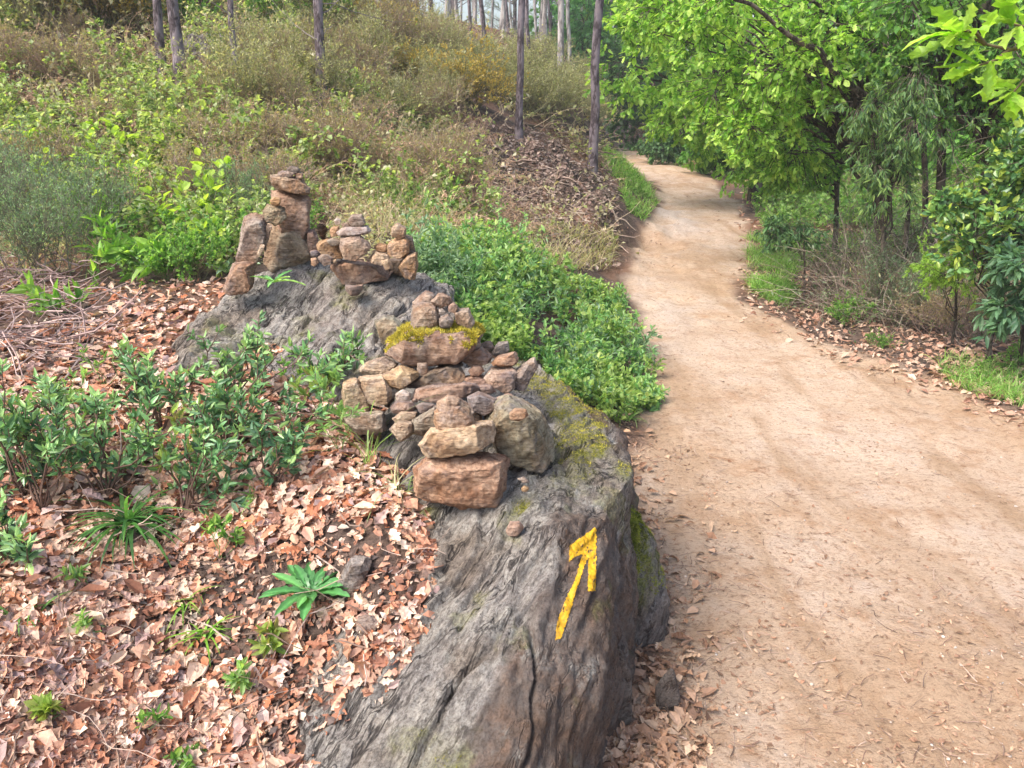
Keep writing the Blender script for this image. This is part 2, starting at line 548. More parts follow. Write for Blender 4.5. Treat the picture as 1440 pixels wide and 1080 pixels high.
# ------------------------------------------------------------------ rocks
def remesh_hull(points, voxel, smooth_it=2):
    import bmesh
    bm = bmesh.new()
    for p in points: bm.verts.new([float(c) for c in p])
    r = bmesh.ops.convex_hull(bm, input=bm.verts)
    junk = [g for g in r['geom_interior'] + r['geom_unused'] if isinstance(g, bmesh.types.BMVert)]
    bmesh.ops.delete(bm, geom=list(set(junk)), context='VERTS')
    bmesh.ops.recalc_face_normals(bm, faces=bm.faces)
    me = bpy.data.meshes.new('tmp'); bm.to_mesh(me); bm.free()
    o = bpy.data.objects.new('tmp', me); COL.objects.link(o)
    md = o.modifiers.new('r', 'REMESH'); md.mode = 'VOXEL'; md.voxel_size = voxel
    dg = bpy.context.evaluated_depsgraph_get()
    ev = o.evaluated_get(dg); m2 = ev.to_mesh()
    n = len(m2.vertices); V = np.empty(n * 3); m2.vertices.foreach_get('co', V); V = V.reshape(-1, 3)
    L = np.empty(len(m2.loops), int); m2.loops.foreach_get('vertex_index', L)
    tot = np.empty(len(m2.polygons), int); m2.polygons.foreach_get('loop_total', tot)
    E = np.empty(len(m2.edges) * 2, int); m2.edges.foreach_get('vertices', E); E = E.reshape(-1, 2)
    ev.to_mesh_clear()
    bpy.data.objects.remove(o); bpy.data.meshes.remove(me)
    assert (tot == 4).all()
    Q = L.reshape(-1, 4)
    deg = np.bincount(E.ravel(), minlength=n)[:, None]
    for _ in range(smooth_it):
        s = np.zeros_like(V)
        for k in range(3):
            s[:, k] = np.bincount(E[:, 0], V[E[:, 1], k], n) + np.bincount(E[:, 1], V[E[:, 0], k], n)
        V = V * 0.4 + 0.6 * s / deg
    return V, Q


def vnormals(V, Q):
    a = V[Q[:, 0]]; b = V[Q[:, 1]]; c = V[Q[:, 2]]; d = V[Q[:, 3]]
    fn = np.cross(c - a, d - b)
    nn = np.zeros_like(V)
    for k in range(4):
        for ax in range(3): nn[:, ax] += np.bincount(Q[:, k], fn[:, ax], len(V))
    return norm(nn)


LD = norm(np.array([0.40, 0.50, 0.65]))
LA = norm(np.cross(LD, [0, 0, 1.0])); LB = np.cross(LD, LA)


def strata(V, s=1.0, seed=0):
    c = np.stack([V @ LA, V @ LB, V @ LD], 1)
    a = fbm(c * np.array([22, 22, 2.2]) * s, 4, seed)
    b = fbm(c * np.array([7, 7, 1.2]) * s, 3, seed + 5)
    # stepped layers
    st = c[:, 0] * 14 * s + 1.3 * vnoise(V * 4 * s, seed + 8)
    step = np.abs(st - np.floor(st) - 0.5) * 2
    return a, b, step


def cl(x): return np.clip(x, 0, 1)


def big_rock(name, pts, voxel, disp, label, cat, stain=None, moss=None, lichen=None, seed=0, sm=2, col=1.0):
    V, Q = remesh_hull(pts, voxel, sm)
    nr = vnormals(V, Q)
    a, b, step = strata(V, 1.0, seed)
    big = fbm(V * 3.2, 4, seed + 11)
    med = fbm(V * 12, 4, seed + 12)
    crack = np.abs(fbm(np.stack([V @ LA * 5, V @ LB * 5, V @ LD * 0.9], 1), 3, seed + 20))
    crack = np.clip(1 - crack * 9, 0, 1)
    c0 = np.stack([V @ LA, V @ LB, V @ LD], 1)
    u = (c0[:, 0] + c0[:, 1] * .5) * 9 + 1.2 * fbm(c0 * np.array([3, 3, .8]), 3, seed + 30)
    fr = u - np.floor(u); ledge = np.where(fr < .82, fr / .82, (1 - fr) / .18)
    u2 = (c0[:, 0] - c0[:, 1] * .4) * 34 + 1.5 * fbm(c0 * np.array([9, 9, 1.5]), 3, seed + 34)
    fr2 = u2 - np.floor(u2); l2 = np.where(fr2 < .75, fr2 / .75, (1 - fr2) / .25)
    am = cl(fbm(V * 2.5, 3, seed + 40) * 1.2 + .55)
    fine = fbm(V * 55, 3, seed + 50)
    d = disp * (-(np.abs(a) * .8) + b * 0.8 + big * 1.2 + med * 0.4 + ledge * 1.1 * am + l2 * .38 * am + fine * .16) - crack * disp * 1.6
    V = V + nr * d[:, None]
    nr = vnormals(V, Q)
    z = np.zeros(len(V))
    T = np.stack([stain(V, nr) if stain else z, moss(V, nr) if moss else z, lichen(V, nr) if lichen else z], 1)
    org = V.mean(0).copy(); org[2] = V[:, 2].min()
    acc = Acc(); acc.add(V, Q, T)
    o = link(name, acc.mesh(name, M_ROCK, True, org), loc=org)
    o.color = (col, col, col, 1)
    tag(o, label, cat)
    return o, V, Q


def cl(x): return np.clip(x, 0, 1)


rock_pts = [P(884, 676, 1.97), P(888, 655, 2.08), P(866, 610, 2.38), P(808, 545, 2.8), P(762, 510, 3.0), P(700, 500, 3.05),
            P(868, 700, 1.86), P(792, 738, 1.73), P(738, 835, 1.56), P(700, 930, 1.43), P(655, 1080, 1.22),
            P(430, 985, 1.42), P(530, 885, 1.545), P(596, 800, 1.67), P(580, 700, 1.92), P(540, 620, 2.2), P(570, 540, 2.7),
            P(884, 950, 1.90), P(886, 1000, 1.74), P(800, 1100, 1.44)]
rock_pts += [np.array(p) for p in [(0.33, 1.86, -.15), (0.36, 2.2, -.15), (0.5, 2.7, -.15), (0.35, 3.2, -.15), (-.3, 3.1, -.15), (.12, 1.45, -.15), (0.0, 1.15, -.15), (-.1, .85, -.1),
                                   (-.42, 2.0, .0), (-.5, 1.25, .0), (-.35, .75, .02), (-.15, .78, .1), (0.02, .95, .05)]]


def f_stain(V, n):
    rl = []
    for a in [(575, 1250), (645, 1080), (695, 940), (730, 850), (772, 740), (815, 708), (872, 690), (880, 650), (850, 605)]:
        D = norm(ray(*a)); w = V - CAM; t = w @ D; pr = np.linalg.norm(w - t[:, None] * D, axis=1)
        t = np.where(pr < max(.012, pr.min() * 1.5), t, 99); rl.append((CAM + D * t.min())[:2])
    rl = np.array(rl)
    best = np.full(len(V), 9.0)
    for i in range(len(rl) - 1):
        a = rl[i]; ab = rl[i + 1] - a; w = V[:, :2] - a; t = cl((w @ ab) / (ab @ ab)); dd = w - t[:, None] * ab
        ds = np.linalg.norm(dd, axis=1); sg = np.sign(ab[1] * w[:, 0] - ab[0] * w[:, 1]); best = np.where(ds < np.abs(best), ds * sg, best)
    s = cl(best * 22 + .15 + 0.9 * fbm(np.stack([V @ LA * 14, V @ LB * 14, V @ LD * 2.5], 1), 4, 5))
    low = cl((0.16 - V[:, 2]) * 4) * 0.6
    return cl(s * cl((0.70 - V[:, 2]) * 12) * .9 + low * (V[:, 0] > -.1))


def f_moss(V, n):
    f = fbm(V * 5, 4, 61)
    top = cl(f * 2.2 - 0.15) * cl((V[:, 1] - 1.75) * 3) * cl(n[:, 2]) * cl((V[:, 0] + .15) * 4)
    spots = cl(fbm(V * 9, 3, 63) * 6 - 4.3)
    q = P(735, 722, 1.8); q2 = P(600, 720, 1.85); q3 = P(600, 1065, 1.22)
    blob = 1.2 * np.exp(-((V - q) ** 2).sum(1) / 0.03 ** 2) + 0.9 * np.exp(-((V - q2) ** 2).sum(1) / .03 ** 2) + 0.8 * np.exp(-((V - q3) ** 2).sum(1) / .06 ** 2)
    return cl(top * .95 + spots * .35 + blob)


def f_lich(V, n):
    return cl(fbm(V * 9, 4, 71) * 1.8 - .6) * cl(n[:, 2] * 1.5) * .45


ROCK, RV, RQ = big_rock('rock_outcrop', rock_pts, 0.0055, 0.0145,
                        'big grey slanting rock beside the path with a yellow arrow painted on its brown flank', 'rock', f_stain, f_moss, f_lich, 2, 1)
rock_bvh = BVHTree.FromPolygons(RV.tolist(), RQ.tolist())

slab_pts = [P(245, 520, 2.75), P(262, 470, 3.0), P(300, 425, 3.2), P(345, 392, 3.35), P(430, 372, 3.4), P(500, 380, 3.4), P(590, 392, 3.35), P(640, 445, 3.15),
            P(650, 500, 2.9), P(560, 520, 2.75), P(480, 560, 2.6), P(330, 575, 2.55), P(270, 550, 2.65), P(400, 480, 2.95), P(420, 440, 3.12), P(555, 440, 3.05)]
slab_pts += [P(px, py, Y) - np.array([0, 0, .7]) for (px, py, Y) in [(245, 520, 2.75), (430, 372, 3.9), (590, 392, 3.9), (650, 500, 2.9), (480, 560, 2.6)]]
slab_pts += [P(300, 425, 3.2) + np.array([-.05, .25, -.2]), P(590, 392, 3.35) + np.array([.1, .5, -.15]), P(430, 372, 3.4) + np.array([0, .5, -.1])]


def s_moss(V, n):
    return cl(fbm(V * 6, 4, 81) * 1.6 - .35) * .55


SLAB, SV, SQ = big_rock('rock_slab', slab_pts, 0.0085, 0.021,
                        'dark grey furrowed rock slab carrying the rear cairns above the leaf litter', 'rock', lambda V, n: cl(fbm(V * 4, 3, 2) * .8 - .1) * .5, s_moss,
                        lambda V, n: cl(fbm(V * 5, 4, 73) * 1.8 - .5) * .4, 40, 1, 1.15)
slab_bvh = BVHTree.FromPolygons(SV.tolist(), SQ.tolist())

side = [P(872, 722, 2.12), P(905, 742, 2.18), P(928, 790, 2.15), P(944, 850, 2.1), P(944, 900, 2.05), P(925, 918, 2.0), P(880, 935, 1.96), P(872, 800, 2.0), P(900, 860, 1.98)]
side += [p + np.array([-.05, .45, 0]) for p in side[:5]] + [np.array([.43, 2.0, -.1]), np.array([.45, 2.5, -.1]), np.array([.2, 2.0, -.1]), np.array([.2, 2.5, -.1])]
BOUL, BV, BQ = big_rock('boulder', side, 0.007, 0.011, 'green mossy boulder pressed against the right side of the arrow rock', 'rock',
         lambda V, n: cl((0.3 - V[:, 2]) * 3) * .7, lambda V, n: cl(1.6 + fbm(V * 7, 3, 91) * 1.2) * 1.6 * cl((V[:, 2] - .12) * 6), None, 60)
for (pts, lab, sd) in [
    ([(848, 930), (872, 905), (886, 945), (888, 1010), (862, 1040), (835, 1010)], 'small brown wedge of rock at the foot of the arrow rock below its right edge', 70),
    ([(925, 965), (945, 940), (955, 985), (942, 1010), (924, 1000)], 'small upright stone half buried in litter at the path edge beside the arrow rock', 71)]:
    pp = [PZ(x, y, .0) for x, y in pts]
    yb = min(p[1] for p in pp)
    L = [P(x, y, yb + .03) for x, y in pts] + [P(x, y + 5, yb + .16) for x, y in pts] + [P(x, y, yb + .1) - np.array([0, 0, .12]) for x, y in pts]
    big_rock('stone', L, 0.005, 0.004, lab, 'stone', lambda V, n: np.full(len(V), .6), None, None, sd)


# painted arrow, a part of the rock
def build_arrow():
    poly = [(1030, 225), (1120, 160), (1127, 162), (1128, 270), (1124, 388), (1097, 392), (1098, 262), (1060, 370), (1040, 440), (1000, 560), (978, 566), (985, 500), (1022, 405), (1050, 350), (1076, 258), (1056, 262), (1030, 283)]
    poly = np.array([(400 + x / 2.571, 680 + y / 2.571) for x, y in poly])
    x0, y0 = poly.min(0); x1, y1 = poly.max(0)
    st = 0.75
    xs = np.arange(x0 - 2, x1 + 2, st); ys = np.arange(y0 - 2, y1 + 2, st)
    GXX, GYY = np.meshgrid(xs, ys)
    pt = np.stack([GXX.ravel(), GYY.ravel()], 1)
    # signed distance to polygon
    ins = np.zeros(len(pt), bool); dist = np.full(len(pt), 1e9)
    for i in range(len(poly)):
        a = poly[i]; b = poly[(i + 1) % len(poly)]
        cond = (a[1] > pt[:, 1]) != (b[1] > pt[:, 1])
        with np.errstate(divide='ignore', invalid='ignore'):
            xi = (b[0] - a[0]) * (pt[:, 1] - a[1]) / (b[1] - a[1]) + a[0]
        ins ^= cond & (pt[:, 0] < xi)
        ab = b - a; t = np.clip(((pt - a) @ ab) / (ab @ ab), 0, 1)
        dist = np.minimum(dist, np.linalg.norm(pt - a - t[:, None] * ab, axis=1))
    sd = np.where(ins, dist, -dist)
    p3 = np.stack([pt[:, 0] * .22, pt[:, 1] * .22, np.zeros(len(pt))], 1)
    sd = sd + fbm(p3 * 2.2, 3, 5) * .8 + .3
    chip = fbm(np.stack([pt[:, 0] * .5 + pt[:, 1] * .2, pt[:, 1] * .12, np.zeros(len(pt))], 1), 4, 77)
    keep = (sd > 0) & ~((chip > .95) & (fbm(pt_ := np.stack([pt[:, 0] * .9, pt[:, 1] * .9, np.zeros(len(pt))], 1), 2, 3) > .1))
    vid = -np.ones(len(pt), int); VV = []; TT = []
    D = ray(pt[:, 0], pt[:, 1])
    quads = []
    ny, nx = GXX.shape
    k2 = keep.reshape(ny, nx)
    cell = k2[:-1, :-1] & k2[1:, :-1] & k2[:-1, 1:] & k2[1:, 1:]
    for j, i in zip(*np.nonzero(cell)):
        q = []
        for (jj, ii) in ((j, i), (j + 1, i), (j + 1, i + 1), (j, i + 1)):
            k = jj * nx + ii
            if vid[k] < 0:
                loc, nrm, _, _ = rock_bvh.ray_cast(Vector(CAM), Vector(D[k]).normalized())
                if loc is None: q = None; break
                w = np.array(loc) + np.array(nrm) * 0.0006 - norm(D[k]) * 0.0014
                vid[k] = len(VV); VV.append(w)
                tail = cl((pt[k, 1] - 830) / 60) * .45 + .25 * max(0, chip[k] - .2)
                worn = float(cl((chip[k] - .35) * 1.3)) * .6
                TT.append((np.array([0.54, 0.30, 0.012]) * (1 - tail) + np.array([0.44, 0.22, 0.02]) * tail) * (1 - worn) + np.array([.30, .19, .07]) * worn)
            q.append(vid[k])
        if q: quads.append(q)
    acc = Acc(); org = np.array(ROCK.location)
    acc.add(np.array(VV) - org, quads, np.array(TT))
    link('painted_arrow', acc.mesh('painted_arrow', tint_mat('yellow_paint', .6, .25, 0, .35, 160, .3), True), ROCK)


build_arrow()

# ------------------------------------------------------------------ cairn stones
TAN = (0.58, 0.44, 0.28); ORG = (0.54, 0.30, 0.14); BRN = (0.30, 0.20, 0.15); GRY = (0.30, 0.27, 0.26); DRK = (0.14, 0.11, 0.10)
PNK = (0.44, 0.29, 0.24); PUR = (0.20, 0.18, 0.22); PAL = (0.72, 0.60, 0.44); WHT = (0.72, 0.68, 0.62); GRN = (0.26, 0.27, 0.17); LIL = (0.46, 0.41, 0.42)


def A1(pts): return [(300 + x / 4.5, 220 + y / 4.5) for x, y in pts]
def A2(pts): return [(440 + x / 3.375, 400 + y / 3.375) for x, y in pts]
def bb(x0, y0, x1, y1):
    cx, cy, a, b = (x0 + x1) / 2, (y0 + y1) / 2, (x1 - x0) / 2, (y1 - y0) / 2
    an = [random.uniform(-.25, .25) + i * math.pi / 3.5 for i in range(7)]
    return [(cx + a * 1.05 * math.cos(t), cy + b * 1.05 * math.sin(t)) for t in an]


SEED = [100]


def stone(outline, Y, thick, color, label, group, name='stone', voxel=None, flat=None, rough=1.0):
    SEED[0] += 1
    rs = np.random.RandomState(SEED[0])
    o = np.array(outline, float)
    c = (o.min(0) + o.max(0)) / 2; h = max(1.0, o[:, 1].max() - o[:, 1].min())
    v = (o[:, 1] - o[:, 1].min()) / h
    pts = []
    dy = (0.5 - v) * thick * 0.8
    pts += [P(o[i, 0], o[i, 1], Y + dy[i]) for i in range(len(o))]
    fr = c + (o - c) * 0.80 + np.array([0, h * .10])
    fr[:, 1] = np.minimum(fr[:, 1], o[:, 1].max())
    pts += [P(fr[i, 0], fr[i, 1], Y - thick * rs.uniform(.38, .5)) for i in range(len(o))]
    bk = c + (o - c) * 0.84 - np.array([0, h * .05])
    pts += [P(bk[i, 0], bk[i, 1], Y + thick * rs.uniform(.35, .55)) for i in range(len(o))]
    pts = np.array(pts)
    size = np.ptp(pts, axis=0).max()
    cc = pts.mean(0); pts = cc + (pts - cc) * (1.17 if group == 'stones of the tall rear cairn' else 1.09)
    vx = voxel or max(0.002, size / 50)
    V, Q = remesh_hull(pts, vx, 0)
    s = size
    for k in range(int(5 + 5 * rough)):
        n_ = norm(rs.normal(size=3) + np.array([0, -.5, .2])); h_ = (V - cc) @ n_; mx = h_.max(); dd_ = mx * (1 - rs.uniform(.04, .20) * min(1, rough))
        V = V - n_[None] * np.maximum(0, h_ - dd_)[:, None]
    nr = vnormals(V, Q)
    ax = norm(rs.normal(size=3) * np.array([.25, .25, 1]))
    ly = V @ ax / s * rs.uniform(7, 16) + .5 * vnoise(V / s * 3, SEED[0])
    step = np.abs(ly - np.floor(ly) - .5) * 2
    # facets: clamp noise to planes
    fac = fbm(V / s * 3.2, 3, SEED[0] + 1); fine = fbm(V / s * 14, 4, SEED[0] + 2)
    d = s * rough * (0.022 * fac + 0.013 * fine + 0.010 * np.minimum(step * 2, 1) * (rs.rand() * 1.2) * cl(vnoise(V / s * 4, 9) + .5) - .008)
    V = V + nr * d[:, None]
    org = V.mean(0); 
    acc = Acc(); acc.add(V, Q, (1, 1, 1))
    ob = link(name, acc.mesh(name, M_STONE, True, org), loc=org)
    k = rs.uniform(.88, 1.12)
    ob.color = (color[0] * k, color[1] * k, color[2] * k, 1)
    tag(ob, label, 'stone', group)
    return ob, V, Q


g1 = 'stones of the tall rear cairn'
g2 = 'stones of the middle rear cairn'
g3 = 'stones of the right rear cairn'
g4 = 'stones of the moss-topped cairn'
g5 = 'stones of the front stack'
YA = 3.28


def snap(outline, thick, bv):
    # the distance at which a stone sits on the rock under it
    o = np.array(outline, float); b = o[:, 1].max(); x = o[o[:, 1] > b - 8][:, 0].mean()
    D = ray(x, b - 2.0); loc, _, _, _ = bv.ray_cast(Vector(CAM), Vector(D).normalized())
    return None if loc is None else loc.y + thick * .30


def S(outline, Y, *a, on=None, **k):
    if on is not None:
        y = snap(outline, a[0], on)
        if y is not None and abs(y - Y) < .45: print('snap', a[2][:40], Y, round(y, 3)); Y = y
        else: print('NOSNAP', a[2][:40], Y, y)
    return stone(outline, Y, *a, **k)


# behind first
S(A1([(375, 215), (400, 195), (560, 215), (600, 230), (607, 330), (602, 430), (590, 510), (540, 560), (440, 500), (390, 330)]), YA + .13, .10, (0.38, .22, .15), 'tall orange brown block standing upright under the cap slab', g1)
S(A1([(362, 118), (450, 116), (540, 134), (596, 196), (594, 240), (500, 228), (425, 214), (380, 178)]), YA + .12, .13, (.42, .30, .19), 'flat tan slab lying as a cap on the tallest rear block', g1)
S(A1(bb(408, 92, 502, 132)), YA + .10, .05, GRY, 'grey flat pebble on the cap slab, left one of the top three', g1)
S(A1(bb(468, 62, 542, 108)), YA + .13, .05, DRK, 'dark pebble at the very top of the tall rear cairn', g1)
S(A1(bb(515, 96, 568, 143)), YA + .13, .05, BRN, 'brown pebble on the cap slab, right one of the top three', g1)
S(A1([(345, 430), (400, 420), (490, 378), (530, 400), (570, 480), (602, 560), (622, 625), (600, 645), (500, 680), (385, 705), (340, 660), (335, 560)]), YA - .02, .12, (.36, .29, .20), 'broad grey brown triangular stone leaning in front of the tall block', g1, on=slab_bvh)
S(A1([(200, 400), (250, 355), (300, 370), (338, 440), (322, 520), (285, 640), (262, 700), (140, 690), (165, 640), (175, 560), (190, 480)]), YA - .05, .10, (.27, .21, .19), 'long grey lichened stone leaning at the left of the rear cairn', g1)
S(A1([(135, 670), (262, 690), (245, 830), (185, 862), (95, 866), (73, 835), (100, 760)]), YA - .13, .10, (.25, .14, .10), 'dark red brown stone at the foot of the long leaning one', g1)
S(A1([(310, 370), (350, 312), (400, 305), (455, 345), (458, 375), (435, 405), (390, 430), (330, 402)]), YA + .01, .08, (.20, .18, .09), 'knobbly olive lichened stone wedged above the triangular stone', g1, rough=1.8)
S(A1(bb(362, 258, 428, 312)), YA + .01, .04, (.55, .36, .16), 'small ochre pebble on the lichened stone', g1)
S(A1([(340, 430), (368, 440), (345, 520), (325, 600), (300, 560), (312, 500)]), YA - .06, .04, (.3, .24, .2), 'narrow brown splinter standing between leaning and triangular stones', g1)
S(A1([(300, 560), (325, 562), (318, 590), (288, 638), (278, 620)]), YA - .13, .02, PAL, 'pale thin sliver propped against the long leaning stone', g1)
S(A1([(595, 470), (640, 465), (660, 500), (655, 600), (600, 600)]), YA + .10, .06, (.34, .22, .19), 'reddish upright stone just right of the triangular stone', g1)
# group 2
YB = 3.22
S(A1([(748, 695), (780, 660), (820, 648), (960, 660), (1080, 680), (1132, 715), (1085, 780), (960, 803), (820, 808), (775, 750)]), YB - .06, .17, (.40, .24, .18), 'wide pinkish brown base stone under the ragged middle stone', g2, on=slab_bvh)
S(A1([(835, 815), (945, 812), (940, 850), (915, 882), (870, 880), (840, 850)]), YB - .14, .08, (.28, .21, .20), 'small grey brown stone wedged beneath the wide base stone', g2)
S(A1([(805, 590), (812, 500), (870, 505), (915, 478), (980, 545), (993, 582), (945, 610), (905, 657), (830, 645)]), YB - .06, .09, (.38, .26, .19), 'ragged brown stone standing on the wide base stone', g2)
S(A1([(785, 480), (840, 440), (975, 437), (993, 470), (975, 490), (900, 497), (800, 500)]), YB - .02, .09, LIL, 'smooth pale lilac flat pebble on the ragged stone', g2, rough=.4)
S(A1([(853, 405), (880, 368), (940, 366), (965, 420), (930, 445), (872, 438)]), YB - .01, .07, (.30, .25, .22), 'rounded grey brown stone crowning the middle rear cairn', g2, rough=.7)
S(A1([(810, 430), (850, 415), (870, 440), (840, 450), (812, 445)]), YB, .04, (.22, .17, .15), 'thin dark chip poking out left of the crowning stone', g2)
S(A1([(762, 405), (785, 388), (808, 400), (806, 425), (775, 434)]), YB + .02, .03, WHT, 'tiny white pebble left of the crowning stone', g2, rough=.5)
S(A1([(730, 470), (760, 440), (795, 440), (800, 500), (740, 508)]), YB + .03, .06, ORG, 'small orange stone beside the pine cone', g2)
S(A1([(652, 545), (720, 512), (815, 555), (818, 640), (775, 652), (700, 640), (660, 590)]), YB + .02, .12, (.50, .33, .17), 'yellowish tan block left of the ragged stone', g2)
S(A1([(712, 530), (760, 515), (808, 530), (800, 560), (745, 567)]), YB - .02, .06, (.22, .18, .15), 'dark flat oval pebble on the yellowish block', g2, rough=.5)
S(A1([(658, 640), (700, 615), (755, 630), (752, 680), (700, 692)]), YB - .08, .07, (.24, .18, .16), 'dark brown stone at the front foot of the middle cairn', g2)
S(A1([(618, 645), (650, 640), (668, 670), (640, 695), (620, 690)]), YB - .10, .04, (.48, .28, .17), 'tiny orange stone between the triangular stone and middle cairn', g2)
S(A1([(612, 598), (650, 590), (682, 615), (665, 637), (620, 630)]), YB - .02, .05, PUR, 'small grey stone near the foot of the reddish upright stone', g2)
S(A1([(752, 655), (780, 650), (778, 672), (755, 680)]), YB - .09, .03, TAN, 'tiny tan chip touching the left end of the base stone', g2)
# group 3
YC = 3.2
S(A1([(1126, 440), (1165, 422), (1218, 450), (1215, 505), (1180, 522), (1126, 502)]), YC, .07, (.48, .34, .22), 'pale tan block on top of the right rear cairn', g3)
S(A1([(1205, 490), (1260, 515), (1278, 600), (1240, 640), (1205, 600)]), YC + .04, .07, (.17, .13, .09), 'dark stone behind the orange block of the right rear cairn', g3)
S(A1([(1088, 565), (1150, 525), (1212, 500), (1242, 520), (1238, 600), (1200, 648), (1100, 625)]), YC, .10, (.55, .33, .16), 'bright orange tan block below the topmost one', g3)
S(A1([(1168, 690), (1232, 610), (1286, 597), (1293, 700), (1272, 775), (1212, 765)]), YC - .02, .11, (.50, .30, .13), 'ochre slab standing at the right end of the rear cairns', g3)
S(A1([(1098, 645), (1200, 640), (1225, 762), (1150, 745), (1100, 705)]), YC - .02, .12, (.22, .15, .11), 'dark brown stone at the foot of the right rear cairn', g3, on=slab_bvh)
S(A1([(1020, 570), (1050, 545), (1095, 560), (1092, 605), (1030, 598)]), YC - .0, .06, ORG, 'small orange stone left of the bright orange block', g3)
S(A1([(985, 640), (1030, 600), (1105, 620), (1118, 660), (1060, 690), (1000, 670)]), YC - .04, .09, PAL, 'pale cream stone on the right end of the wide base stone', g3)
S(A1([(1060, 655), (1110, 640), (1135, 700), (1090, 720)]), YC - .08, .06, TAN, 'tan chip below the pale cream stone', g3)

# group 4: moss cairn (Y ~2.45 .. 2.1)
S(A2([(295, 170), (340, 140), (385, 150), (422, 185), (410, 235), (352, 292), (310, 262)]), 2.72, .12, (.25, .26, .19), 'grey green stone leaning on the dark slab behind the moss stone', g4)
S(A2([(475, 85), (540, 28), (580, 48), (572, 95), (500, 115)]), 2.52, .09, (.34, .28, .26), 'grey brown stone highest at the back of the moss cairn', g4)
S(A2([(468, 190), (478, 100), (520, 88), (580, 98), (602, 160), (592, 200), (500, 238)]), 2.42, .10, (.38, .29, .22), 'big brown stone on the left of the moss', g4)
S(A2([(562, 82), (600, 38), (650, 58), (664, 84), (600, 112)]), 2.44, .08, (.36, .28, .24), 'brown cap stone bridging the small gap over the moss', g4)
S(A2([(640, 92), (665, 80), (688, 105), (672, 135), (645, 128)]), 2.42, .05, (.5, .30, .18), 'small orange stone under the right end of the cap', g4)
S(A2([(595, 118), (615, 108), (632, 125), (618, 148), (598, 145)]), 2.42, .03, WHT, 'white chip inside the gap under the cap', g4)
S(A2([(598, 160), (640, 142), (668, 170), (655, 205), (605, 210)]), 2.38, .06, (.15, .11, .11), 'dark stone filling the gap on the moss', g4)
S(A2([(668, 122), (740, 113), (768, 182), (745, 212), (688, 192)]), 2.42, .08, (.42, .33, .25), 'grey tan slab on the right of the moss', g4)
ms, MSV, MSQ = S(A2([(352, 330), (372, 262), (450, 200), (620, 185), (780, 195), (800, 235), (770, 290), (700, 340), (690, 365), (560, 352), (470, 392), (380, 355)]), 2.42, .24, (.34, .23, .19),
                 'broad reddish stone with its top covered in yellow green moss', g4)
S(A2([(715, 280), (790, 255), (798, 300), (745, 312)]), 2.44, .08, BRN, 'brown stone under the right end of the moss stone', g4)
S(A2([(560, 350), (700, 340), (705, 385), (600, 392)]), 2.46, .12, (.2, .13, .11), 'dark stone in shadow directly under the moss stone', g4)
S(A2([(705, 330), (790, 292), (848, 338), (832, 372), (765, 395), (712, 365)]), 2.40, .10, (.28, .19, .16), 'brown stone right below the moss stone', g4)
S(A2([(785, 290), (840, 265), (860, 300), (830, 320)]), 2.5, .07, (.42, .33, .28), 'pale brown chip behind the stone right of the moss', g4)
S(A2([(848, 330), (878, 272), (925, 272), (932, 312), (885, 340)]), 2.48, .07, (.33, .30, .28), 'grey stone at the back right of the moss cairn', g4)
S(A2([(848, 375), (878, 342), (970, 316), (973, 355), (952, 388), (860, 390)]), 2.36, .10, (.50, .27, .16), 'orange slab lying on the pinkish slab', g4)
S(A2([(812, 440), (850, 395), (940, 383), (972, 412), (952, 490), (905, 522), (840, 482)]), 2.32, .10, (.50, .34, .26), 'pinkish slab below the orange slab', g4)
S(A2([(955, 410), (1050, 348), (1064, 390), (1025, 450), (1002, 503), (958, 496)]), 2.34, .09, (.36, .29, .25), 'grey brown stone leaning at the right end of the moss cairn', g4)
S(A2([(738, 410), (760, 384), (800, 386), (812, 412), (790, 432), (752, 432)]), 2.33, .05, (.44, .27, .19), 'round orange brown pebble below the moss stone', g4, rough=.6)
S(A2([(700, 440), (780, 425), (830, 445), (838, 485), (760, 480)]), 2.35, .10, (.42, .26, .22), 'flat reddish stone under the round pebble', g4)
S(A2([(780, 480), (845, 470), (868, 510), (800, 528)]), 2.27, .07, (.36, .22, .2), 'reddish chunk above the purple stone', g4)
S(A2([(430, 492), (520, 430), (640, 378), (700, 383), (728, 430), (722, 462), (600, 458), (500, 498)]), 2.34, .12, (.30, .22, .15), 'long dark layered slab in front below the moss stone', g4)
S(A2([(498, 372), (540, 372), (548, 415), (515, 433), (496, 405)]), 2.27, .04, (.34, .26, .21), 'tiny upright stone in front of the moss stone', g4)
S(A2([(222, 402), (260, 370), (340, 338), (398, 380), (382, 402), (330, 432), (240, 424)]), 2.38, .12, PAL, 'pale tan slab highest on the left of the moss cairn', g4)
S(A2([(328, 432), (420, 383), (498, 418), (492, 442), (412, 502), (350, 492)]), 2.30, .11, (.64, .46, .24), 'yellowish tan slab left of the long layered slab', g4)
S(A2([(222, 442), (330, 428), (374, 510), (362, 562), (290, 573), (238, 545)]), 2.26, .11, (.68, .52, .34), 'big cream tan block under the yellowish slab', g4)
S(A2([(138, 465), (210, 443), (242, 500), (278, 590), (262, 622), (180, 633), (145, 560)]), 2.24, .10, (.62, .46, .27), 'tan block at the far left foot of the moss cairn', g4)
S(A2([(140, 625), (240, 605), (335, 600), (345, 690), (260, 715), (190, 705)]), 2.18, .14, (.44, .36, .28), 'flat grey tan stone in the weeds under the far left block', g4)
S(A2([(462, 545), (480, 500), (620, 463), (770, 463), (788, 492), (720, 532), (600, 563)]), 2.24, .14, (.36, .24, .21), 'long flat reddish slab across the middle of the pile', g4)
S(A2([(392, 520), (430, 498), (465, 520), (455, 562), (400, 562)]), 2.22, .05, WHT, 'white quartz chip left of the long reddish slab', g4)
